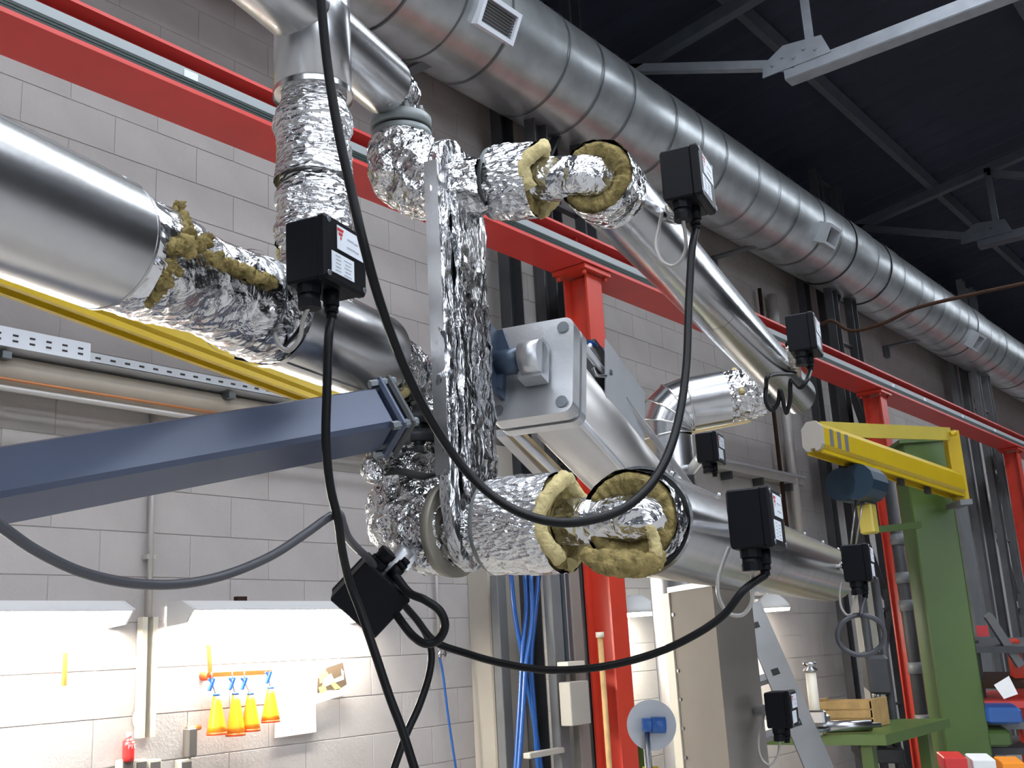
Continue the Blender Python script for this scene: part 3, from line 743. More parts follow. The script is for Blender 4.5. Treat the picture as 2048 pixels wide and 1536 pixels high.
def junction_box(px, py, z, sc, lb, rot=None, standoff=None, sdir=None):
    """px,py = image position of the near top corner region centre of the box"""
    c = P(px, py, z)
    t = thing('junction_box', lb, 'junction box', c, 'heat trace junction boxes')
    if rot is None: t.rotation_euler = (0, 0, ANG)
    else: t.rotation_mode = 'QUATERNION'; t.rotation_quaternion = rot.to_quaternion()
    t.scale = (sc, sc, sc)
    def put(key, name, loc=(0, 0, 0), parent=t):
        o = D.objects.new(name, proto[key]); COL.objects.link(o); o.parent = parent; o.location = loc; return o
    put('body', 'body'); lid = put('lid', 'lid')
    l1 = put('label', 'label_plate'); put('logo', 'logo', (0, 0, 0), l1); put('print', 'print', (0, 0, 0), l1)
    l2 = put('label2', 'label_plate'); put('print2', 'print', (0, 0, 0), l2)
    for sx in (-1, 1):
        for sz in (-1, 1): put('screw', 'screw', (sx * (bw / 2 - .011), -bd / 2, sz * (bh / 2 - .011)), lid)
    put('gland', 'cable_gland', (-.040, .010, -bh / 2 + .002)); put('gland2', 'cable_gland', (.006, -.006, -bh / 2 + .002))
    return t
def box_pt(t, l):                                  # a local point of a box in world space
    sc = t.scale.x; l = Vector(l) * sc
    r = t.rotation_quaternion.to_matrix() if t.rotation_mode == 'QUATERNION' else Matrix.Rotation(t.rotation_euler.z, 3, 'Z')
    return t.location + r @ l
def mount(t, target, r=.016, mn='foil'):          # stand-off from the box back to the pipe
    a = box_pt(t, (0, bd / 2 - .004, -.01))
    m = MB().tube(lin(a, target, 8), r, 24, True, crumple(.003, 40, 3) if mn == 'foil' else None)
    o = m.build('standoff', mn, t); return o
def standoff(t, a, b, r, lb, mn='foil'):
    return tag(MB().tube(lin(a, b, 8), r, 24, True, crumple(.004, 40, 3) if mn == 'foil' else None).build('box_standoff', mn), lb, 'standoff', 'junction box standoffs')
B1 = junction_box(652, 520, 2.02, 1.0, 'black junction box with white labels in front of the foil branch')
B2 = junction_box(1376, 366, 2.48, 1.0, 'black junction box beside the open end of the upper long pipe')
B3 = junction_box(1608, 673, 3.75, 1.07, 'black junction box at the far end of the upper long pipe')
B4 = junction_box(1512, 1041, 2.26, 1.0, 'black junction box in front of the lower long pipe')
B5 = junction_box(1717, 1127, 3.75, 1.03, 'black junction box at the far end of the lower long pipe')
B6 = junction_box(1421, 899, 4.3, .96, 'small looking black junction box on the upright clad pipe')
B7 = junction_box(1563, 1418, 3.65, .95, 'black junction box low down in front of the ladder')
standoff(B1, box_pt(B1, (0, bd / 2, 0)), VB + UP * (B1.location.z - VB.z) + ev * .06, .02, 'foil covered stub behind the nearest box', 'foil')
standoff(B2, box_pt(B2, (.02, bd / 2, -.02)), UA + dv * along(UA, dv, 1300) + ev * .07 + UP * .03, .020, 'foil wrapped stub between upper pipe and its first box', 'foil')
standoff(B3, box_pt(B3, (.0, bd / 2, -.02)), UA + dv * along(UA, dv, 1560) + ev * .07, .020, 'stub between the upper pipe end and its last box', 'foil')
standoff(B4, box_pt(B4, (.03, bd / 2, -.01)), RA + dv * along(RA, dv, 1450) + ev * .09 + UP * .03, .022, 'stub between lower pipe and its first box', 'alu_cast')
standoff(B5, box_pt(B5, (.0, bd / 2, .0)), RA + dv * along(RA, dv, 1645) + ev * .09, .020, 'stub between the lower pipe end and its last box', 'foil')
standoff(B6, box_pt(B6, (.02, bd / 2, -.02)), EB + UP * (B6.location.z - EB.z - .02) + ev * .1, .022, 'stub between the upright clad pipe and its box', 'alu_cast')
standoff(B7, box_pt(B7, (.0, bd / 2, .0)), P(1497, 1425, 3.98), .018, 'short grey stub between the cabinet and the low box', 'alu_cast')
# tilted box hanging under the lower elbow, seen from behind
u8 = cv(.70, .66, .12).normalized(); n8 = -cv(.10, .10, .95).normalized(); n8 = (n8 - u8 * n8.dot(u8)).normalized(); v8 = u8.cross(n8)
# local -y (lid) away from the camera, local x along u8
rot8 = Matrix((u8, -n8 * -1, u8.cross(-n8 * -1))).transposed()
B8 = junction_box(742, 1190, 2.36, .95, 'dark junction box tilted under the lower foil elbow, seen from behind', rot8)
standoff(B8, P(765, 1165, 2.38), P(812, 1100, 2.42), .022, 'short bracket stub above the tilted box', 'alu_cast')

# ---- cables and hoses
def cable(pts, r, name, lb, cat, mn, grp=None, seg=12, n=10):
    return tag(MB().tube(smooth_path([P(*p) for p in pts], n), r, seg).build(name, mn), lb, cat, grp)
gl2 = lambda B: box_pt(B, (.006, -.006, -bh / 2 - .05))
def cable_w(pts, r, name, lb, cat, mn, grp=None): return tag(MB().tube(smooth_path(pts, 10), r, 12).build(name, mn), lb, cat, grp)
main = [P(*q) for q in [(636, -90, 1.95), (642, 0, 1.95), (655, 130, 1.94), (676, 260, 1.92), (700, 370, 1.90), (728, 490, 1.88), (762, 610, 1.92), (805, 725, 1.98), (862, 840, 2.04), (935, 945, 2.06), (1015, 1012, 2.02), (1100, 1043, 1.98), (1180, 1040, 1.98), (1255, 1012, 2.02), (1315, 950, 2.08), (1352, 860, 2.16), (1372, 740, 2.26), (1378, 600, 2.36), (1384, 500, 2.42)]] + [gl2(B2)]
cable_w(main, .0088, 'power_cable', 'black cable looping from the roof down and up into the upper box', 'cable', 'black_rubber', 'black power cables')
c2 = [gl2(B1)] + [P(*q) for q in [(657, 680, 1.97), (654, 780, 1.96), (652, 880, 1.96), (660, 970, 1.98), (676, 1040, 2.0), (684, 1100, 2.04), (698, 1160, 2.08), (722, 1225, 2.08), (748, 1300, 2.06), (778, 1390, 2.05), (806, 1465, 2.04), (836, 1560, 2.03)]]
cable_w(c2, .0085, 'power_cable', 'black cable hanging straight down from the nearest labelled box', 'cable', 'black_rubber', 'black power cables')
c3 = [P(*q) for q in [(-90, 1000, 1.45), (0, 1052, 1.5), (70, 1100, 1.55), (160, 1143, 1.62), (260, 1166, 1.70), (360, 1168, 1.78), (450, 1150, 1.85), (540, 1113, 1.91), (610, 1068, 1.96), (655, 1036, 2.0), (678, 1028, 2.03), (686, 1048, 2.06), (696, 1075, 2.10), (716, 1098, 2.18), (735, 1115, 2.28), (748, 1132, 2.33)]]
cable_w(c3, .0082, 'power_cable', 'thick grey cable sagging in from the left to the tilted box', 'cable', 'hose_grey')
c4 = [P(*q) for q in [(790, 1150, 2.34), (818, 1185, 2.31), (850, 1200, 2.28), (880, 1222, 2.27), (890, 1252, 2.27), (876, 1280, 2.27), (850, 1287, 2.27), (826, 1272, 2.29), (806, 1248, 2.31), (788, 1222, 2.34)]]
cable_w(c4, .0092, 'power_cable', 'short black cable loop beside the tilted box', 'cable', 'black_rubber', 'black power cables')
c5 = [P(*q) for q in [(795, 1195, 2.38), (830, 1235, 2.40), (870, 1283, 2.40), (930, 1306, 2.38), (1010, 1328, 2.34), (1100, 1340, 2.30), (1200, 1334, 2.26), (1300, 1310, 2.23), (1380, 1275, 2.21), (1445, 1232, 2.20), (1488, 1180, 2.20)]] + [gl2(B4)]
cable_w(c5, .0082, 'power_cable', 'black cable sagging from the tilted box across to the lower box', 'cable', 'black_rubber', 'black power cables')
c6 = [P(*q) for q in [(812, 1215, 2.42), (845, 1255, 2.42), (862, 1300, 2.40), (858, 1350, 2.38), (838, 1412, 2.34), (812, 1470, 2.30), (776, 1570, 2.25)]]
cable_w(c6, .0082, 'power_cable', 'black cable curving down from the tilted box to the lower left', 'cable', 'black_rubber', 'black power cables')
c7 = [UA + dv * along(UA, dv, 1560) + ev * .08] + [P(*q) for q in [(1542, 750, 3.7), (1532, 775, 3.68), (1532, 805, 3.66), (1544, 820, 3.66), (1556, 805, 3.66), (1560, 780, 3.66), (1566, 800, 3.65), (1572, 826, 3.65), (1580, 800, 3.65), (1582, 760, 3.65), (1600, 775, 3.62), (1614, 760, 3.62)]] + [gl2(B3)]
cable_w(c7, .0075, 'power_cable', 'bundle of black cable loops under the far upper box', 'cable', 'black_rubber')
ring = [P(1718 + 46 * math.cos(a) + 4 * k, 1268 + 40 * math.sin(a), 3.68 + .02 * k) for k in range(2) for a in [2 * PI * i / 12 for i in range(12)]]
c8 = [gl2(B5), P(1724, 1215, 3.7), P(1724, 1232, 3.68)] + [P(1722 + 47 * math.sin(.2 + 2 * PI * i / 12), 1270 - 40 * math.cos(.2 + 2 * PI * i / 12), 3.66 + .004 * i) for i in range(22)]
cable_w(c8, .0085, 'power_cable', 'coiled black cable hanging below the far lower box', 'cable', 'hose_grey')
def lead(B, pts, lb):
    cable_w([box_pt(B, (-.040, .010, -bh / 2 - .035))] + [P(*q) for q in pts], .0042, 'sensor_lead', lb, 'sensor lead', 'clear_lead', 'thin sensor leads')
lead(B1, [(606, 640, 1.98), (600, 675, 1.98), (580, 700, 1.99), (560, 692, 2.0), (550, 665, 2.02), (556, 630, 2.06), (572, 600, 2.12)], 'thin clear sensor lead looped under the nearest labelled box')
cable_w([P(*q) for q in [(612, 620, 2.0), (600, 655, 2.02), (575, 685, 2.06), (540, 708, 2.10), (505, 720, 2.12), (470, 716, 2.13)]], .0035, 'sensor_lead', 'thin black lead running from the nearest box onto the left pipe', 'sensor lead', 'black_rubber', 'thin sensor leads')
lead(B2, [(1372, 490, 2.44), (1362, 520, 2.44), (1343, 532, 2.45), (1322, 520, 2.46), (1312, 490, 2.48), (1318, 455, 2.5), (1324, 425, 2.5)], 'thin clear sensor lead looped under the upper box')
lead(B4, [(1504, 1170, 2.24), (1503, 1205, 2.23), (1484, 1230, 2.23), (1455, 1225, 2.24), (1438, 1195, 2.25), (1436, 1160, 2.26), (1446, 1125, 2.28), (1458, 1095, 2.30)], 'thin clear sensor lead looped under the lower box')
lead(B5, [(1706, 1210, 3.7), (1704, 1226, 3.7), (1694, 1230, 3.71), (1683, 1215, 3.72), (1680, 1190, 3.74), (1684, 1165, 3.76)], 'thin clear sensor lead under the far lower box')
lead(B7, [(1560, 1470, 3.62), (1556, 1510, 3.6), (1540, 1530, 3.6), (1522, 1515, 3.62), (1517, 1480, 3.64), (1526, 1440, 3.70), (1530, 1425, 3.80)], 'thin clear sensor lead under the low box by the ladder')
# ================================================================== THINGS ON AND BY THE WALL
WS = WX + .012
def wp(px, py, o=0.0): return onX(px, py, WS + o)
# --- cable tray with its cover piece
y0, y1 = 1.3, 5.35
t = thing('cable_tray', 'galvanized perforated cable tray on the wall above the wide pipe', 'cable tray', (WS + .12, 3, 3.03))
MB().box((WS + .11, (y0 + y1) / 2, 3.034), (.20, y1 - y0, .004)).build('tray_floor', 'tray', t)
yc = wp(178, 700, .2).y
MB().box((WS + .208, (yc + y1) / 2, 3.055), (.004, y1 - yc, .045)).build('side_rail', 'tray', t)
MB().box((WS + .012, (yc + y1) / 2, 3.075), (.004, y1 - yc, .085)).build('side_rail', 'tray', t)
cvp = MB().box((WS + .211, (y0 + yc) / 2, 3.075), (.005, yc - y0, .085)).build('cover_plate', 'label_white', t)
m = MB(); k = 0; y = y0 + .03
while y < yc - .03:
    for z in (3.060, 3.085): m.box((WS + .2145, y, z), (.003, .024, .008))
    y += .075
o = m.build('slots', 'slot_dark', cvp); o['kind'] = 'stuff'
m = MB(); y = yc + .04
while y < y1 - .04: m.box((WS + .211, y, 3.056), (.003, .026, .009)); y += .075
o = m.build('slots', 'slot_dark', t); o['kind'] = 'stuff'
for px, py in ((465, 795), (15, 705)):
    p = wp(px, py, .2); MB().box((WS + .10, p.y, 3.0), (.2, .04, .03)).box((WS + .02, p.y, 2.95), (.03, .04, .16)).build('bracket', 'galv_dark', t)
tag(MB().tube([(WX + .10, 1.2, 2.955), (WX + .10, 5.36, 2.955)], .070, 40).build('wall_pipe', 'pipe_grey'), 'wide brownish grey pipe along the wall under the cable tray', 'pipe')
tag(MB().tube([(WX + .19, 1.2, 2.900), (WX + .19, 5.36, 2.900)], .007, 12).build('copper_pipe', 'copper'), 'thin copper pipe running below the wide wall pipe', 'pipe')
tag(MB().tube([(WX + .17, 1.2, 2.865), (WX + .17, 5.36, 2.865)], .014, 12).build('conduit_pipe', 'conduit'), 'thin grey conduit running lowest below the wide wall pipe', 'pipe')
# --- vertical conduit and trunking
ya = wp(294, 1100).y
t = thing('wall_conduit', 'upright grey conduit and cream trunking on the block wall left', 'conduit', (WS + .02, ya, 1.2))
zt, zm, zb = wp(303, 760).z, wp(290, 1235).z, wp(285, 1475).z
MB().tube([(WS + .03, ya, zm), (WS + .03, ya, zt)], .014, 14).build('pipe', 'conduit', t)
for py in (945, 1115): MB().box((WS + .02, ya, wp(296, py).z), (.04, .05, .022)).build('clip', 'conduit', t)
for dy in (-.028, .028): MB().box((WS + .022, ya + dy, (zm + zb) / 2), (.044, .026, zm - zb)).build('trunking', 'cream', t)
c = wp(288, 1436)
tag(MB().disc(Vector((WS + .002, c.y, c.z)), (1, 0, 0), .062, .004, 40).build('wall_disc', 'conduit'), 'round cream disc behind the upright trunking on the wall', 'plate')
# --- wall work lights
def work_light(pxa, pxb, py, lb, grp='tube work lights on the wall'):
    a, b = wp(pxa, py, .18), wp(pxb, py, .18); z = (a.z + b.z) / 2; ym = (a.y + b.y) / 2; L = b.y - a.y
    t = thing('work_light', lb, 'lamp', (WS, ym, z), grp)
    MB().prism([(WS, a.y, z + .05), (WS + .12, a.y, z + .055), (WS + .21, a.y, z + .012), (WS + .21, a.y, z + .004), (WS, a.y, z + .03)], (0, L, 0)).build('housing', 'lamp_housing', t)
    for yy in (a.y - .014, b.y + .002): MB().prism([(WS, yy, z + .05), (WS + .12, yy, z + .055), (WS + .21, yy, z + .012), (WS + .15, yy, z - .05), (WS, yy, z - .06)], (0, .012, 0)).build('end_cap', 'lamp_housing', t)
    for x in (.07, .14): MB().tube([(WS + x, a.y + .02, z - .012), (WS + x, b.y - .01, z - .012)], .018, 16).build('tube', 'tube_light', t)
    MB().box((WS + .06, (a.y + b.y) / 2 - L * .18, z + .065), (.03, .06, .03)).build('switch', 'rust', t)
work_light(-190, 258, 1226, 'bright tube light over the wall at the far left edge')
work_light(384, 742, 1222, 'bright tube light above the orange cones')
def shade_light(px, py, lb, L, yaw=0):
    a = wp(px, py, .25)
    t = thing('shade_lamp', lb, 'lamp', (WS, a.y, a.z), 'shaded lamps further along')
    MB().tube(lin(a + UP * .02, a + UP * .15, 6), lambda q: .16 * (1 - q * q * .7), 28, True).build('shade', 'lamp_housing', t)
    MB().disc(a + UP * .0, (0, 0, 1), .15, .02, 28).build('lens', 'lens_light', t)
    m = MB(); bar(m, a + UP * .12, Vector((WS, a.y, a.z + .14)), .03, .03); m.build('arm', 'grey_steel', t)
shade_light(1272, 1232, 'bright shaded lamp beside the red post, over the grinding disc', .3)
shade_light(1545, 1222, 'bright shaded lamp above the aluminium ladder', .3)
# --- orange rack, cones, papers, sockets
a, b = wp(418, 1350, .05), wp(541, 1344, .05)
t = thing('wall_rack', 'orange bar rack on the wall holding the orange cones', 'rack', (WS, a.y, a.z))
m = MB(); bar(m, a, b, .022, .028, EX); m.build('bar', 'orange_red', t)
MB().disc(Vector((WS, a.y, a.z - .004)), (1, 0, 0), .022, .06, 20).build('knob', 'orange_red', t)
m = MB(); bar(m, a + EX * .01, Vector((a.x, a.y - .005, wp(417, 1290).z)), .016, .016, EX); m.build('upright', 'orange_red', t)
hooks = []
for k, (px, py, pb, bx) in enumerate([(422, 1366, 1470, 432), (463, 1364, 1472, 470), (487, 1364, 1463, 500), (536, 1352, 1445, 540)]):
    p = wp(px, py, .07); top = wp(bx, py + 26, .07); bot = wp(bx, pb, .07); p.x = top.x = bot.x = WS + .075
    lbl = ['orange cone bottle leftmost on the rack', 'orange cone bottle second from the left on the rack', 'orange cone bottle third from the left, half behind its neighbour', 'orange cone bottle rightmost on the rack beside the calendar'][k]
    t = thing('cone_bottle', lbl, 'bottle', bot, 'orange cone bottles')
    H = top.z - bot.z
    MB().tube(lin(bot + UP * H * .07, top, 6), lambda q: .047 - .030 * q, 28, True).build('body', 'orange', t)
    MB().tube(lin(bot, bot + UP * H * .07, 2), .048, 28, True).build('base_band', 'orange_red', t)
    MB().disc(top, UP, .017, .012, 20).build('cap', 'blue_plastic', t)
    m = MB(); bar(m, top + UP * .008, p + UP * .012, .010, .010, EX); m.build('neck', 'lamp_housing', t)
    m = MB(); bar(m, p + UP * .02 + EY * .012, p - UP * .035 - EY * .014, .012, .016, EX); bar(m, p + UP * .02 - EY * .02, p + UP * .004, .010, .008, EX); m.build('trigger', 'blue_plastic', t)
    MB().tube([p + UP * .015, p + UP * .05], .0025, 6).build('hook', 'galv_dark', t)
m = MB(); p = wp(131, 1305, .02); q = wp(128, 1372, .02); bar(m, p, q, .014, .02, EX)
tag(m.build('hanging_bar', 'orange_red'), 'short orange bar hanging alone on the bright wall at far left', 'bar')
def sheet(corners, off, name, lb, cat, th=.002):
    pts = [wp(x, y, off) for x, y in corners]; t = thing(name, lb, cat, pts[-1])
    MB().prism(pts, (th, 0, 0)).build('sheet', 'paper', t); return t, pts
t, c = sheet([(552, 1398), (630, 1392), (632, 1464), (549, 1476)], .012, 'wall_calendar', 'white wall calendar sheet with small printed rows below the bright lamp', 'calendar')
def bil(c, u, v): return c[0].lerp(c[1], u).lerp(c[3].lerp(c[2], u), v)
m = MB()
for r in range(5):
    for k in range(6):
        if (r + k) % 4 == 3: continue
        m.box(bil(c, .18 + k * .11, .42 + r * .11) + EX * .0025, (.001, .012, .010))
o = m.build('print', 'print_grey', t); o['kind'] = 'stuff'
t, c = sheet([(632, 1338), (687, 1322), (698, 1386), (630, 1408)], .03, 'wall_photo', 'tilted photo print with dark and yellow shapes pinned beside the calendar', 'photo')
def patch(poly, name, mn, o): MB().add([bil(c, u, v) + EX * (.0025 + o) for u, v in poly], [tuple(range(len(poly)))]).build(name, mn, t)
patch([(.38, .05), (.96, .03), (.97, .72), (.70, .80), (.30, .70), (.05, .72), (.05, .3), (.2, .2)], 'print', 'photo_dark', 0)
patch([(.10, .15), (.30, .08), (.42, .25), (.40, .42), (.12, .45)], 'print', 'photo_yellow', .0006)
patch([(.22, .38), (.5, .25), (.58, .45), (.85, .42), (.86, .2), (.93, .3), (.9, .55), (.6, .56), (.2, .6)], 'print', 'paper', .001)
patch([(.08, .56), (.28, .52), (.34, .72), (.14, .75)], 'print', 'photo_yellow', .0012)
patch([(.46, .55), (.56, .5), (.78, .78), (.58, .76)], 'print', 'photo_yellow', .0012)
c0 = wp(257, 1497, .05)
t = thing('spray_can', 'small red bottle with white lettering standing on the sockets', 'bottle', c0 - UP * .055)
MB().tube(lin(c0 - UP * .055, c0 + UP * .03, 4), .026, 24).tube(lin(c0 + UP * .03, c0 + UP * .045, 3), lambda q: .026 - .014 * q, 24).build('body', 'red_can', t)
MB().disc(c0 + UP * .045, UP, .012, .024, 16).build('neck', 'lamp_housing', t)
cu = D.curves.new('lettering', 'FONT'); cu.body = 'PYE'; cu.size = .026; cu.align_x = 'CENTER'
to = D.objects.new('lettering', cu); COL.objects.link(to); bpy.context.view_layer.update()
tm = D.meshes.new_from_object(to); D.objects.remove(to); tm.materials.append(MATS['paper'])
lo_ = D.objects.new('lettering', tm); COL.objects.link(lo_); lo_.parent = t
lo_.rotation_euler = (PI / 2, 0, PI / 2 + .0); lo_.location = Vector((.0275, 0, .055))
zs = wp(290, 1522).z
for k, px in enumerate((243, 270, 298, 325, 360)):
    p = wp(px, 1524 if k != 3 else 1545)
    if k == 3: continue
    t = thing('wall_socket', ['cream socket box at the left end under the red bottle', 'cream socket box second from the left', 'cream socket box below the trunking, third from the left', '', 'cream socket box set apart on the right'][k], 'socket', (WS, p.y, p.z - .05), 'socket row')
    MB().cbox((WS + .025, p.y, p.z - .03), (.05, .066, .085), None, .004).build('housing', 'cream', t)
    MB().box((WS + .052, p.y, p.z - .03), (.006, .050, .062)).build('flap', 'socket_grey', t)
c0 = wp(380, 1485, .04)
t = thing('caulking_holder', 'dark upright tool holster hanging below the orange cones', 'holder', c0 - UP * .07)
MB().cbox(c0, (.05, .052, .13), None, .006).build('body', 'socket_grey', t)
MB().tube([c0 + UP * .06 - EY * .02, c0 + UP * .065 + EY * .055], .013, 12).build('handle', 'brass', t)
MB().tube([c0 - UP * .065, c0 - UP * .11 - EY * .003], .003, 8).build('cord', 'galv_dark', t)
# --- thin pipe with valve and blue air hose right of the lamp
p = wp(874, 1180, .03)
t = thing('air_line', 'thin upright air pipe with small valve on the wall beside the beige pilaster', 'pipe', (p.x, p.y, 1.7))
MB().tube([(p.x, p.y, wp(880, 1300).z), (p.x, p.y, wp(868, 1060).z)], .010, 12).build('pipe', 'conduit', t)
q = wp(884, 1308, .03); MB().tube([(q.x, p.y, q.z + .02), (q.x, p.y, q.z - .02)], .014, 12).tube([(q.x, p.y, q.z), (q.x + .01, p.y + .035, q.z)], .006, 8).box((q.x + .01, p.y + .04, q.z), (.012, .012, .035)).build('valve', 'steel', t)
tag(MB().tube(smooth_path([(q.x, p.y, q.z - .02), wp(886, 1350, .04), wp(896, 1430, .05), wp(915, 1560, .06)], 8), .007, 10).build('air_hose', 'blue_hose'), 'thin blue air hose below the small valve on the wall', 'hose')
for k, (pts, lb) in enumerate([([(1021, 1140), (1030, 1230), (1048, 1330), (1066, 1430), (1086, 1560)], 'blue hose leftmost at the top of the crossing bunch'),
                               ([(1050, 1150), (1053, 1215), (1046, 1290), (1040, 1400), (1030, 1560)], 'blue hose in the middle of the crossing bunch'),
                               ([(1078, 1150), (1070, 1230), (1062, 1320), (1068, 1420), (1078, 1560)], 'blue hose rightmost at the top of the crossing bunch'),
                               ([(1062, 1150), (1064, 1240), (1052, 1330), (1046, 1420), (1036, 1560)], 'blue hose second from the right in the crossing bunch')]):
    tag(MB().tube(smooth_path([onX(x, y, -4.0 + .02 * k) for x, y in pts], 8), .014, 12).build('air_hose', 'blue_hose'), lb, 'hose', 'crossing blue hoses')

# --- yellow crane rails
def kbk(t, a, b, h, stripes=False, cap=True):
    tt = (b - a).normalized(); s2 = tt.cross(UP).normalized(); u2 = s2.cross(tt); w = h * .72
    prof = [(-.5, .28), (-.22, .5), (.22, .5), (.5, .28), (.5, -.30), (.34, -.46), (.12, -.5), (.12, -.40), (-.12, -.40), (-.12, -.5), (-.34, -.46), (-.5, -.30)]
    MB().prism([a + s2 * x * w + u2 * z * h for x, z in prof], b - a).build('rail_profile', 'yellow', t)
    for sx in (-1, 1): MB().box((a + b) / 2 + s2 * sx * w * .36 - u2 * h * .53, (.02, (b - a).length, .02), (s2, tt, u2)).build('lower_lip', 'yellow', t)
    if cap: MB().prism([a - tt * .03 + s2 * x * w * 1.04 + u2 * z * h * 1.04 for x, z in prof], tt * .03).build('end_cap', 'white_box', t)
    return tt, s2, u2
a, b = P(-150, 470, 2.9), P(735, 815, 5.1)
t = thing('crane_rail', 'yellow crane rail passing behind the large left pipe', 'crane rail', b)
kbk(t, a, b, .12, cap=False)
a, b = P(1628, 874, 7.0), P(1912, 968, 8.5)
t = thing('jib_crane', 'yellow wall jib crane with triangular frame at right', 'crane', b)
tt, s2, u2 = kbk(t, a, b, .19)
for k in range(3): MB().box(a + tt * (.10 + k * .10) + s2 * .0695 + u2 * 0, (.004, .045, .11), (s2, tt, u2)).build('stripe', 'grey_steel', t)
m = MB(); bar(m, P(1642, 858, 7.1), P(1900, 868, 8.5), .02, .10); m.build('tie_bar', 'yellow_pale', t)
m = MB(); bar(m, P(1900, 862, 8.5), P(1922, 1000, 8.5), .10, .09, cv(0, 0, 1)); m.build('mast', 'yellow', t)
MB().tube([P(1900, 868, 8.4), P(1912, 866, 8.4)], .02, 10).build('pin', 'yellow', t)
for s in (.35, .55, .75): MB().box(a.lerp(b, s) - u2 * .125, (.03, .06, .05), (s2, tt, u2)).build('trolley', 'dark_steel', t)
hp = P(1722, 968, 7.3)
t = thing('chain_hoist', 'dark blue chain hoist hanging from the yellow jib', 'hoist', hp - UP * .12)
MB().tube([hp - s2 * .10 - tt * .10, hp - s2 * .10 + tt * .06], .11, 28).build('motor', 'hoist_blue', t)
MB().tube([hp + s2 * .02 - tt * .10, hp + s2 * .02 + tt * .12], .12, 12, smooth=False).build('gear_case', 'hoist_blue', t)
MB().box(hp + UP * .14, (.05, .05, .14)).build('hanger', 'dark_steel', t)
MB().tube([hp - UP * .1, P(1712, 1090, 7.3)], .006, 8).build('chain', 'steel', t); MB().tube([hp - UP * .1 - s2 * .05, P(1702, 1090, 7.3)], .006, 8).build('chain', 'steel', t)
MB().cbox(P(1736, 1038, 7.3), (.10, .10, .20), None, .01).build('chain_bag', 'yellow_pale', t)

# --- green column and its arm
g = P(1880, 1200, 8.7); gc = Vector((g.x, g.y, 0)); ztop = P(1845, 870, 8.7).z
rt = Matrix.Rotation(ANG + .35, 3, 'Z')
ax = (rt @ EX, rt @ EY, UP)
t = thing('crane_column', 'broad green steel column carrying the yellow jib', 'column', gc)
MB().cbox(gc + UP * ztop / 2, (.34, .34, ztop), ax, .012).build('shaft', 'green', t)
MB().box(gc + UP * (ztop - .02), (.40, .40, .03), ax).build('head_plate', 'green', t)
m = MB(); bar(m, P(1730, 1062, 8.4), P(1840, 1050, 8.5), .05, .05); m.build('arm', 'green', t)
m = MB(); bar(m, P(1906, 1010, 8.45), P(1930, 1008, 8.45), .3, .04); m.build('bearing_plate', 'grey_steel', t)

# --- clad cabinet below the lower pipe
C0, CL, CR = P(1424, 1172, 3.72), P(1338, 1168, 4.05), P(1500, 1168, 4.02)
zt = C0.z; f0 = [Vector((p.x, p.y, 0)) for p in (C0, CR, CR + CL - C0, CL)]
t = thing('sheet_metal_cabinet', 'tall riveted sheet metal cabinet under the lower long pipe', 'cabinet', Vector((C0.x, C0.y, 0)))
MB().prism(f0, UP * zt).build('shell', 'cabinet', t)
MB().prism([p + UP * zt for p in [f0[0].lerp(f0[2], -.03), f0[1].lerp(f0[3], -.03), f0[2].lerp(f0[0], -.03), f0[3].lerp(f0[1], -.03)]], UP * .02).build('top_rim', 'galv_dark', t)
lf = (f0[3] - f0[0]).normalized(); nf = lf.cross(UP).normalized()
if nf.dot(CAM - C0) < 0: nf = -nf
for k in range(7): MB().disc(f0[3] - lf * .02 + UP * (zt - .08 - k * .1), nf, .006, .006, 8).build('rivet', 'steel', t)
m = MB().box(f0[3] + lf * .02 + UP * zt / 2, (.04, .012, zt), (lf, nf, UP)).box(f0[3] + lf * .055 + UP * zt / 2 - nf * .02, (.03, .05, zt), (lf, nf, UP)); m.build('corner_trim', 'cream', t)  # pale colour stands for the warm lamplight along this edge
# --- grinding disc with blue knob
gp = P(1303, 1450, 3.55)
nd = (CAM - gp).normalized()
t = thing('disc_gauge', 'round steel disc with blue knob on a thin post beside the red post', 'disc', Vector((gp.x, gp.y, 0)))
MB().disc(gp - nd * .006, nd, .080, .006, 48).build('disc', 'plate', t)
MB().tube([gp + nd * .02 - cr * .03, gp + nd * .02 + cr * .012], .022, 20).tube([gp + nd * .02, gp + nd * .02 + cr * .045], .026, 12).build('knob', 'blue_plastic', t)
MB().tube([gp + nd * .01 - cr * .02, Vector((gp.x, gp.y, .4)) - cr * .02], .012, 14).build('post', 'steel', t)
MB().tube([gp - UP * .14 - cr * .04, gp - UP * .14 + cr * .01], .012, 10).build('clamp', 'yellow', t)
# --- ladder
la, lb_ = P(1500, 1215, 4.7), P(1648, 1560, 4.0)
tt = (lb_ - la).normalized(); s2 = cv(-.92, .1, .35); s2 = (s2 - tt * s2.dot(tt)).normalized(); n2 = tt.cross(s2)
t = thing('ladder', 'aluminium ladder leaning behind the low junction box', 'ladder', lb_)
for off in (0, .34): MB().box((la + lb_) / 2 + s2 * off, ((lb_ - la).length, .10, .05), (tt, s2, n2)).box((la + lb_) / 2 + s2 * (off + .012) + n2 * .042, ((lb_ - la).length, .05, .006), (tt, s2, n2)).build('stile', 'ladder', t)
for k in range(4):
    c = la + tt * (.12 + k * .25); MB().box(c + s2 * .17, (.03, .34, .03), (tt, s2, n2)).build('rung', 'ladder', t)
    MB().box(c - n2 * .0265 + s2 * .01, (.028, .03, .004), (tt, s2, n2)).build('rung_end', 'slot_dark', t)

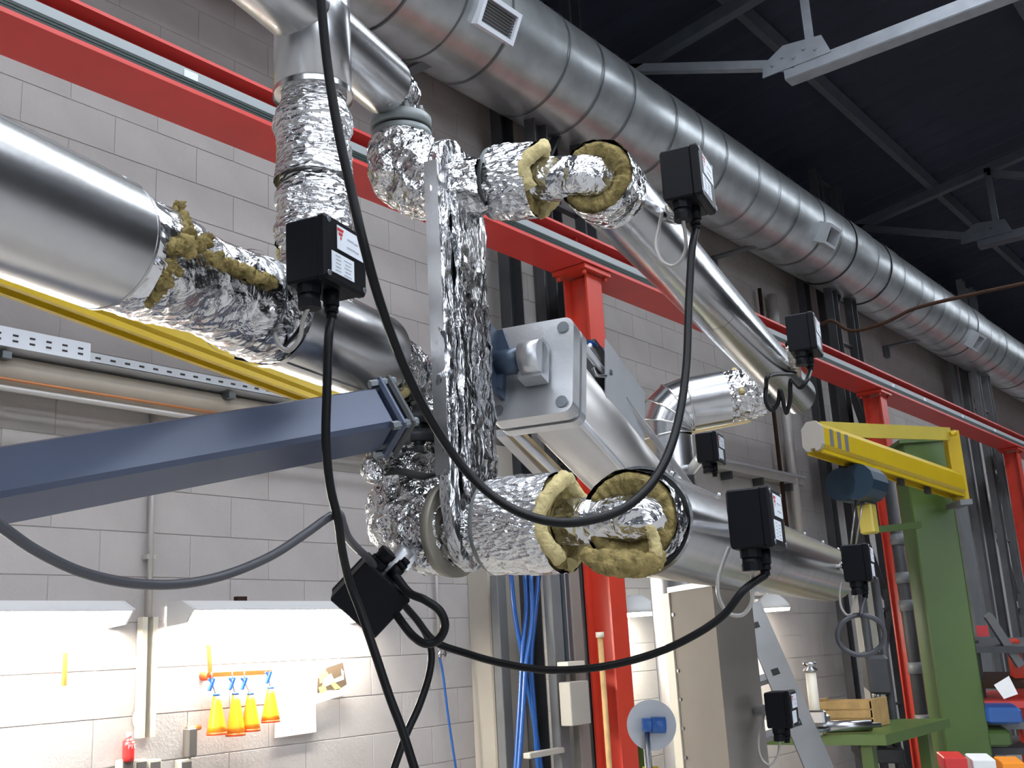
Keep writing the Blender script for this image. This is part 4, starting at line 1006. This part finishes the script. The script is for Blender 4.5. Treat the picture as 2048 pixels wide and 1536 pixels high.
# --- machine post stack between hoses and red post
def vpost(pxl, pxr, pyt, pyb, X, name, mn, lb, cat, parent=None, dep=.08):
    a, b = onX(pxl, (pyt + pyb) / 2, X), onX(pxr, (pyt + pyb) / 2, X); zt_, zb_ = onX((pxl + pxr) / 2, pyt, X).z, onX((pxl + pxr) / 2, pyb, X).z
    m = MB().cbox((X - dep / 2, (a.y + b.y) / 2, (zt_ + zb_) / 2), (dep, abs(b.y - a.y), abs(zt_ - zb_)), None, .004)
    o = m.build(name, mn, parent)
    return tag(o, lb, cat) if parent is None else o
t = thing('machine_mast', 'upright machine mast with a pale box, between blue hoses and red post', 'machine', onX(1160, 1560, -3.85))
vpost(1112, 1132, 1120, 1560, -3.86, 'guide', 'grey_steel', '', '', t, .06)
vpost(1134, 1150, 1120, 1330, -3.83, 'guide', 'galv_dark', '', '', t, .06)
vpost(1152, 1172, 1120, 1560, -3.82, 'guide', 'cabinet', '', '', t, .05)
vpost(1176, 1192, 1120, 1560, -3.84, 'guide', 'dark_steel', '', '', t, .06)
vpost(1142, 1180, 1362, 1450, -3.74, 'control_box', 'white_box', '', '', t, .08)
vpost(1136, 1170, 1322, 1334, -3.76, 'clamp', 'cream', '', '', t, .08)
vpost(1060, 1130, 1500, 1512, -3.84, 'rail', 'white_box', '', '', t, .05)
p = onX(1200, 1275, -3.55); q = onX(1212, 1530, -3.55); q = Vector((p.x, p.y, q.z))
q.z = 0
t = thing('wooden_rod', 'brown upright wooden rod leaning by the red post', 'rod', q)
MB().tube([q, p], .016, 12).build('rod', 'wood', t); MB().disc(p, UP, .024, .03, 14).build('cap', 'cream', t)
vpost(1004, 1022, 1150, 1560, -4.30, 'steel_angle', 'grey_steel', 'narrow dark steel angle right of the beige pilaster', 'post', None, .06)

# --- far right: posts, pipes, machine parts
vpost(1752, 1778, 1130, 1620, -3.30, 'perforated_post', 'beige_panel', 'beige post with small holes left of the dark pipe', 'post', None, .10)
p = onX(1796, 1090, -3.45); q = onX(1830, 1500, -3.45)
t = thing('standing_pipe', 'dark upright pipe with grey collars beside the red post', 'pipe', Vector((p.x, p.y, 0)))
MB().tube([(p.x, p.y, .2), (p.x, p.y, p.z + .9)], .055, 20).build('pipe', 'dark_steel', t)
for dz in (0, -.35, -.6, -1.15, -1.6): MB().tube([(p.x, p.y, p.z + dz), (p.x, p.y, p.z + dz + .10)], .064, 20).build('collar', 'grey_steel', t)
p = P(1640, 655, 6.0)
tag(MB().tube(smooth_path([P(1640, 650, 7), P(1665, 642, 6.9), P(1705, 662, 6.7), P(1770, 645, 6.5), P(1830, 617, 6.4), P(1930, 592, 6.2), P(2080, 560, 6.0)], 6), .011, 10).build('brown_rod', 'rust'), 'thin rusty brown rod crossing in front of the big duct', 'rod')
for k, (px, mn, r, lb) in enumerate([(1556, 'rust', .02, 'thin dark red pipe upright on the wall left of the lattice column'), (1580, 'conduit', .05, 'grey upright conduit on the wall left of the lattice column')]):
    p = wp(px, 900, .08); tag(MB().tube([(p.x, p.y, 2.3), (p.x, p.y, 5.2)], r, 14).build('wall_pipe', mn), lb, 'pipe')
t = thing('cable_channel', 'grey cable channel on the wall behind the lower junction boxes', 'cable channel', wp(1520, 950, .06))
a_ = wp(1425, 930, .06); b_ = wp(1600, 985, .06); b_.z = a_.z
MB().box((WS + .06, (a_.y + b_.y) / 2, a_.z), (.12, b_.y - a_.y, .07)).build('channel', 'conduit', t)
MB().box((WS + .07, (a_.y + b_.y) / 2, a_.z + .045), (.15, b_.y - a_.y, .02)).build('cover', 'tray', t)
for f in (.15, .5, .85): MB().box((WS + .05, a_.y + (b_.y - a_.y) * f, a_.z - .07), (.10, .04, .07)).build('bracket', 'dark_steel', t)
# gray column with red sticker
p = P(1958, 1250, 9.6)
zc = P(1940, 1000, 9.6).z
t = thing('steel_column', 'grey steel column with a red sticker right of the green column', 'column', Vector((p.x, p.y, 0)))
MB().box((p.x, p.y, zc / 2), (.04, .30, zc)).box((p.x - .12, p.y - .14, zc / 2), (.24, .02, zc)).box((p.x - .12, p.y + .14, zc / 2), (.24, .02, zc)).build('shaft', 'grey_steel', t)
q = P(1965, 1262, 9.35); MB().box(q, (.10, .006, .09), (cr, cf, UP)).build('sticker', 'logo_red', t)
# workbench with vice, wooden crate, brass post
bz = P(1700, 1455, 7.0).z
bc = P(1690, 1470, 7.0)
t = thing('work_bench', 'green topped workbench low at right', 'bench', Vector((bc.x, bc.y, 0)))
MB().box((bc.x - .5, bc.y + .1, bz - .03), (1.9, 1.2, .06)).build('top', 'green', t)
for sx in (-1.3, .3):
    for sy in (-.4, .6): MB().box((bc.x + sx, bc.y + sy, bz / 2 - .03), (.07, .07, bz - .06)).build('leg', 'green', t)
p = P(1700, 1432, 7.1)
t = thing('wooden_crate', 'small open wooden crate on the workbench', 'crate', Vector((p.x, p.y, bz)))
for k in range(3):
    MB().box((p.x, p.y - .12, bz + .03 + k * .055), (.40, .02, .045)).build('slat', 'wood', t); MB().box((p.x, p.y + .12, bz + .03 + k * .055), (.40, .02, .045)).build('slat', 'wood', t)
for sx in (-1, 1): MB().box((p.x + sx * .2, p.y, bz + .09), (.02, .26, .17)).build('end_board', 'wood', t)
p = P(1632, 1440, 6.6)
t = thing('brass_post', 'pale upright post with chrome top on the workbench', 'post', Vector((p.x, p.y, bz)))
ztp = P(1628, 1345, 6.6).z
MB().tube([(p.x, p.y, bz), (p.x, p.y, ztp)], .032, 18).build('column', 'cream', t)
MB().tube(lin((p.x, p.y, ztp), (p.x, p.y, ztp + .06), 4), lambda q: .036 + .012 * math.sin(q * 9), 18).build('head', 'steel', t)
p = P(1632, 1478, 6.6); p.z = bz + .08
t = thing('bench_vice', 'steel bench vice at the front of the workbench', 'vice', p - UP * .08)
MB().cbox(p, (.18, .10, .08), None, .012).build('body', 'steel', t); MB().cbox(p + Vector((.02, -.1, .03)), (.20, .05, .08), None, .01).build('jaw', 'steel', t)
MB().tube([p + Vector((0, -.22, -.01)), p + Vector((0, .1, -.01))], .018, 12).build('spindle', 'galv_dark', t)
MB().disc(p - UP * .06, UP, .09, .02, 24).build('base', 'galv_dark', t)
p = P(1695, 1450, 6.6); p.z = bz + .036
t = thing('steel_roller', 'short bright steel roller lying on the workbench', 'roller', p - UP * .04)
MB().tube([p - cr * .14, p + cr * .14 - cd * .01], .035, 20).build('roller', 'steel', t); MB().tube([p - cr * .2, p + cr * .2 - cd * .014], .015, 12).build('shaft', 'steel', t)
# far right machine with a paper sheet
p = P(2000, 1440, 8.3)
t = thing('machine_tool', 'dark machine with red parts and shelves in the far right corner', 'machine', Vector((p.x, p.y, 0)))
for k, py in enumerate((1290, 1360, 1398, 1440, 1490)):
    q = P(2005, py, 8.6); m = MB().box(q, (.55, .3, .05), (cr, cf, UP)); m.build('shelf', ['dark_steel', 'rust', 'red_beam', 'grey_steel', 'dark_steel'][k], t)
for px in (1958, 2040): m = MB(); bar(m, P(px - 15, 1280, 8.6), P(px + 25, 1560, 8.6), .08, .08, cf); m.build('upright', 'dark_steel' if px < 2000 else 'red_post', t)
m = MB(); bar(m, P(1975, 1230, 8.5), P(2040, 1330, 8.5), .06, .06, cf); m.build('brace', 'grey_steel', t)
MB().cbox(P(1998, 1425, 8.4), (.28, .2, .12), (cr, cf, UP), .02).build('motor', 'blue_plastic', t)
MB().cbox(P(1985, 1470, 8.4), (.22, .2, .12), (cr, cf, UP), .02).build('gearbox', 'green', t)
q = [P(1988, 1370, 8.2), P(2018, 1352, 8.2), P(2036, 1388, 8.15), P(2008, 1398, 8.15)]
tag(MB().prism(q, cf * .002).build('paper_sheet', 'paper'), 'white sheet of paper hanging on the machine at far right', 'paper')
for k, (px, py, mn, lb) in enumerate([(1905, 1524, 'red_can', 'red box at the foot of the green column'), (1962, 1528, 'paper', 'white box right of the red box, bottom right'), (2020, 1534, 'orange', 'orange box in the bottom right corner')]):
    tag(MB().cbox(P(px, py, 7.6), (.16, .14, .10), (cr, cf, UP), .006).build('storage_box', mn), lb, 'box', 'boxes bottom right')
# dark machine hanging things between the coil and the bench
p = P(1745, 1420, 7.6)
t = thing('drill_stand', 'dark drilling stand with two thin columns behind the coiled cable', 'machine', Vector((p.x, p.y, 0)))
for px in (1738, 1768): a_ = P(px, 1300, 7.6); MB().tube([(a_.x, a_.y, .3), (a_.x, a_.y, a_.z + .5)], .03, 14).build('column', 'dark_steel', t)
MB().cbox(P(1752, 1345, 7.55), (.16, .16, .26), (cr, cf, UP), .02).build('head', 'dark_steel', t)
MB().tube([P(1752, 1375, 7.5), P(1754, 1410, 7.5)], .03, 14).build('spindle', 'steel', t)
MB().cbox(P(1755, 1500, 7.5), (.30, .25, .10), (cr, cf, UP), .01).build('table', 'dark_steel', t)
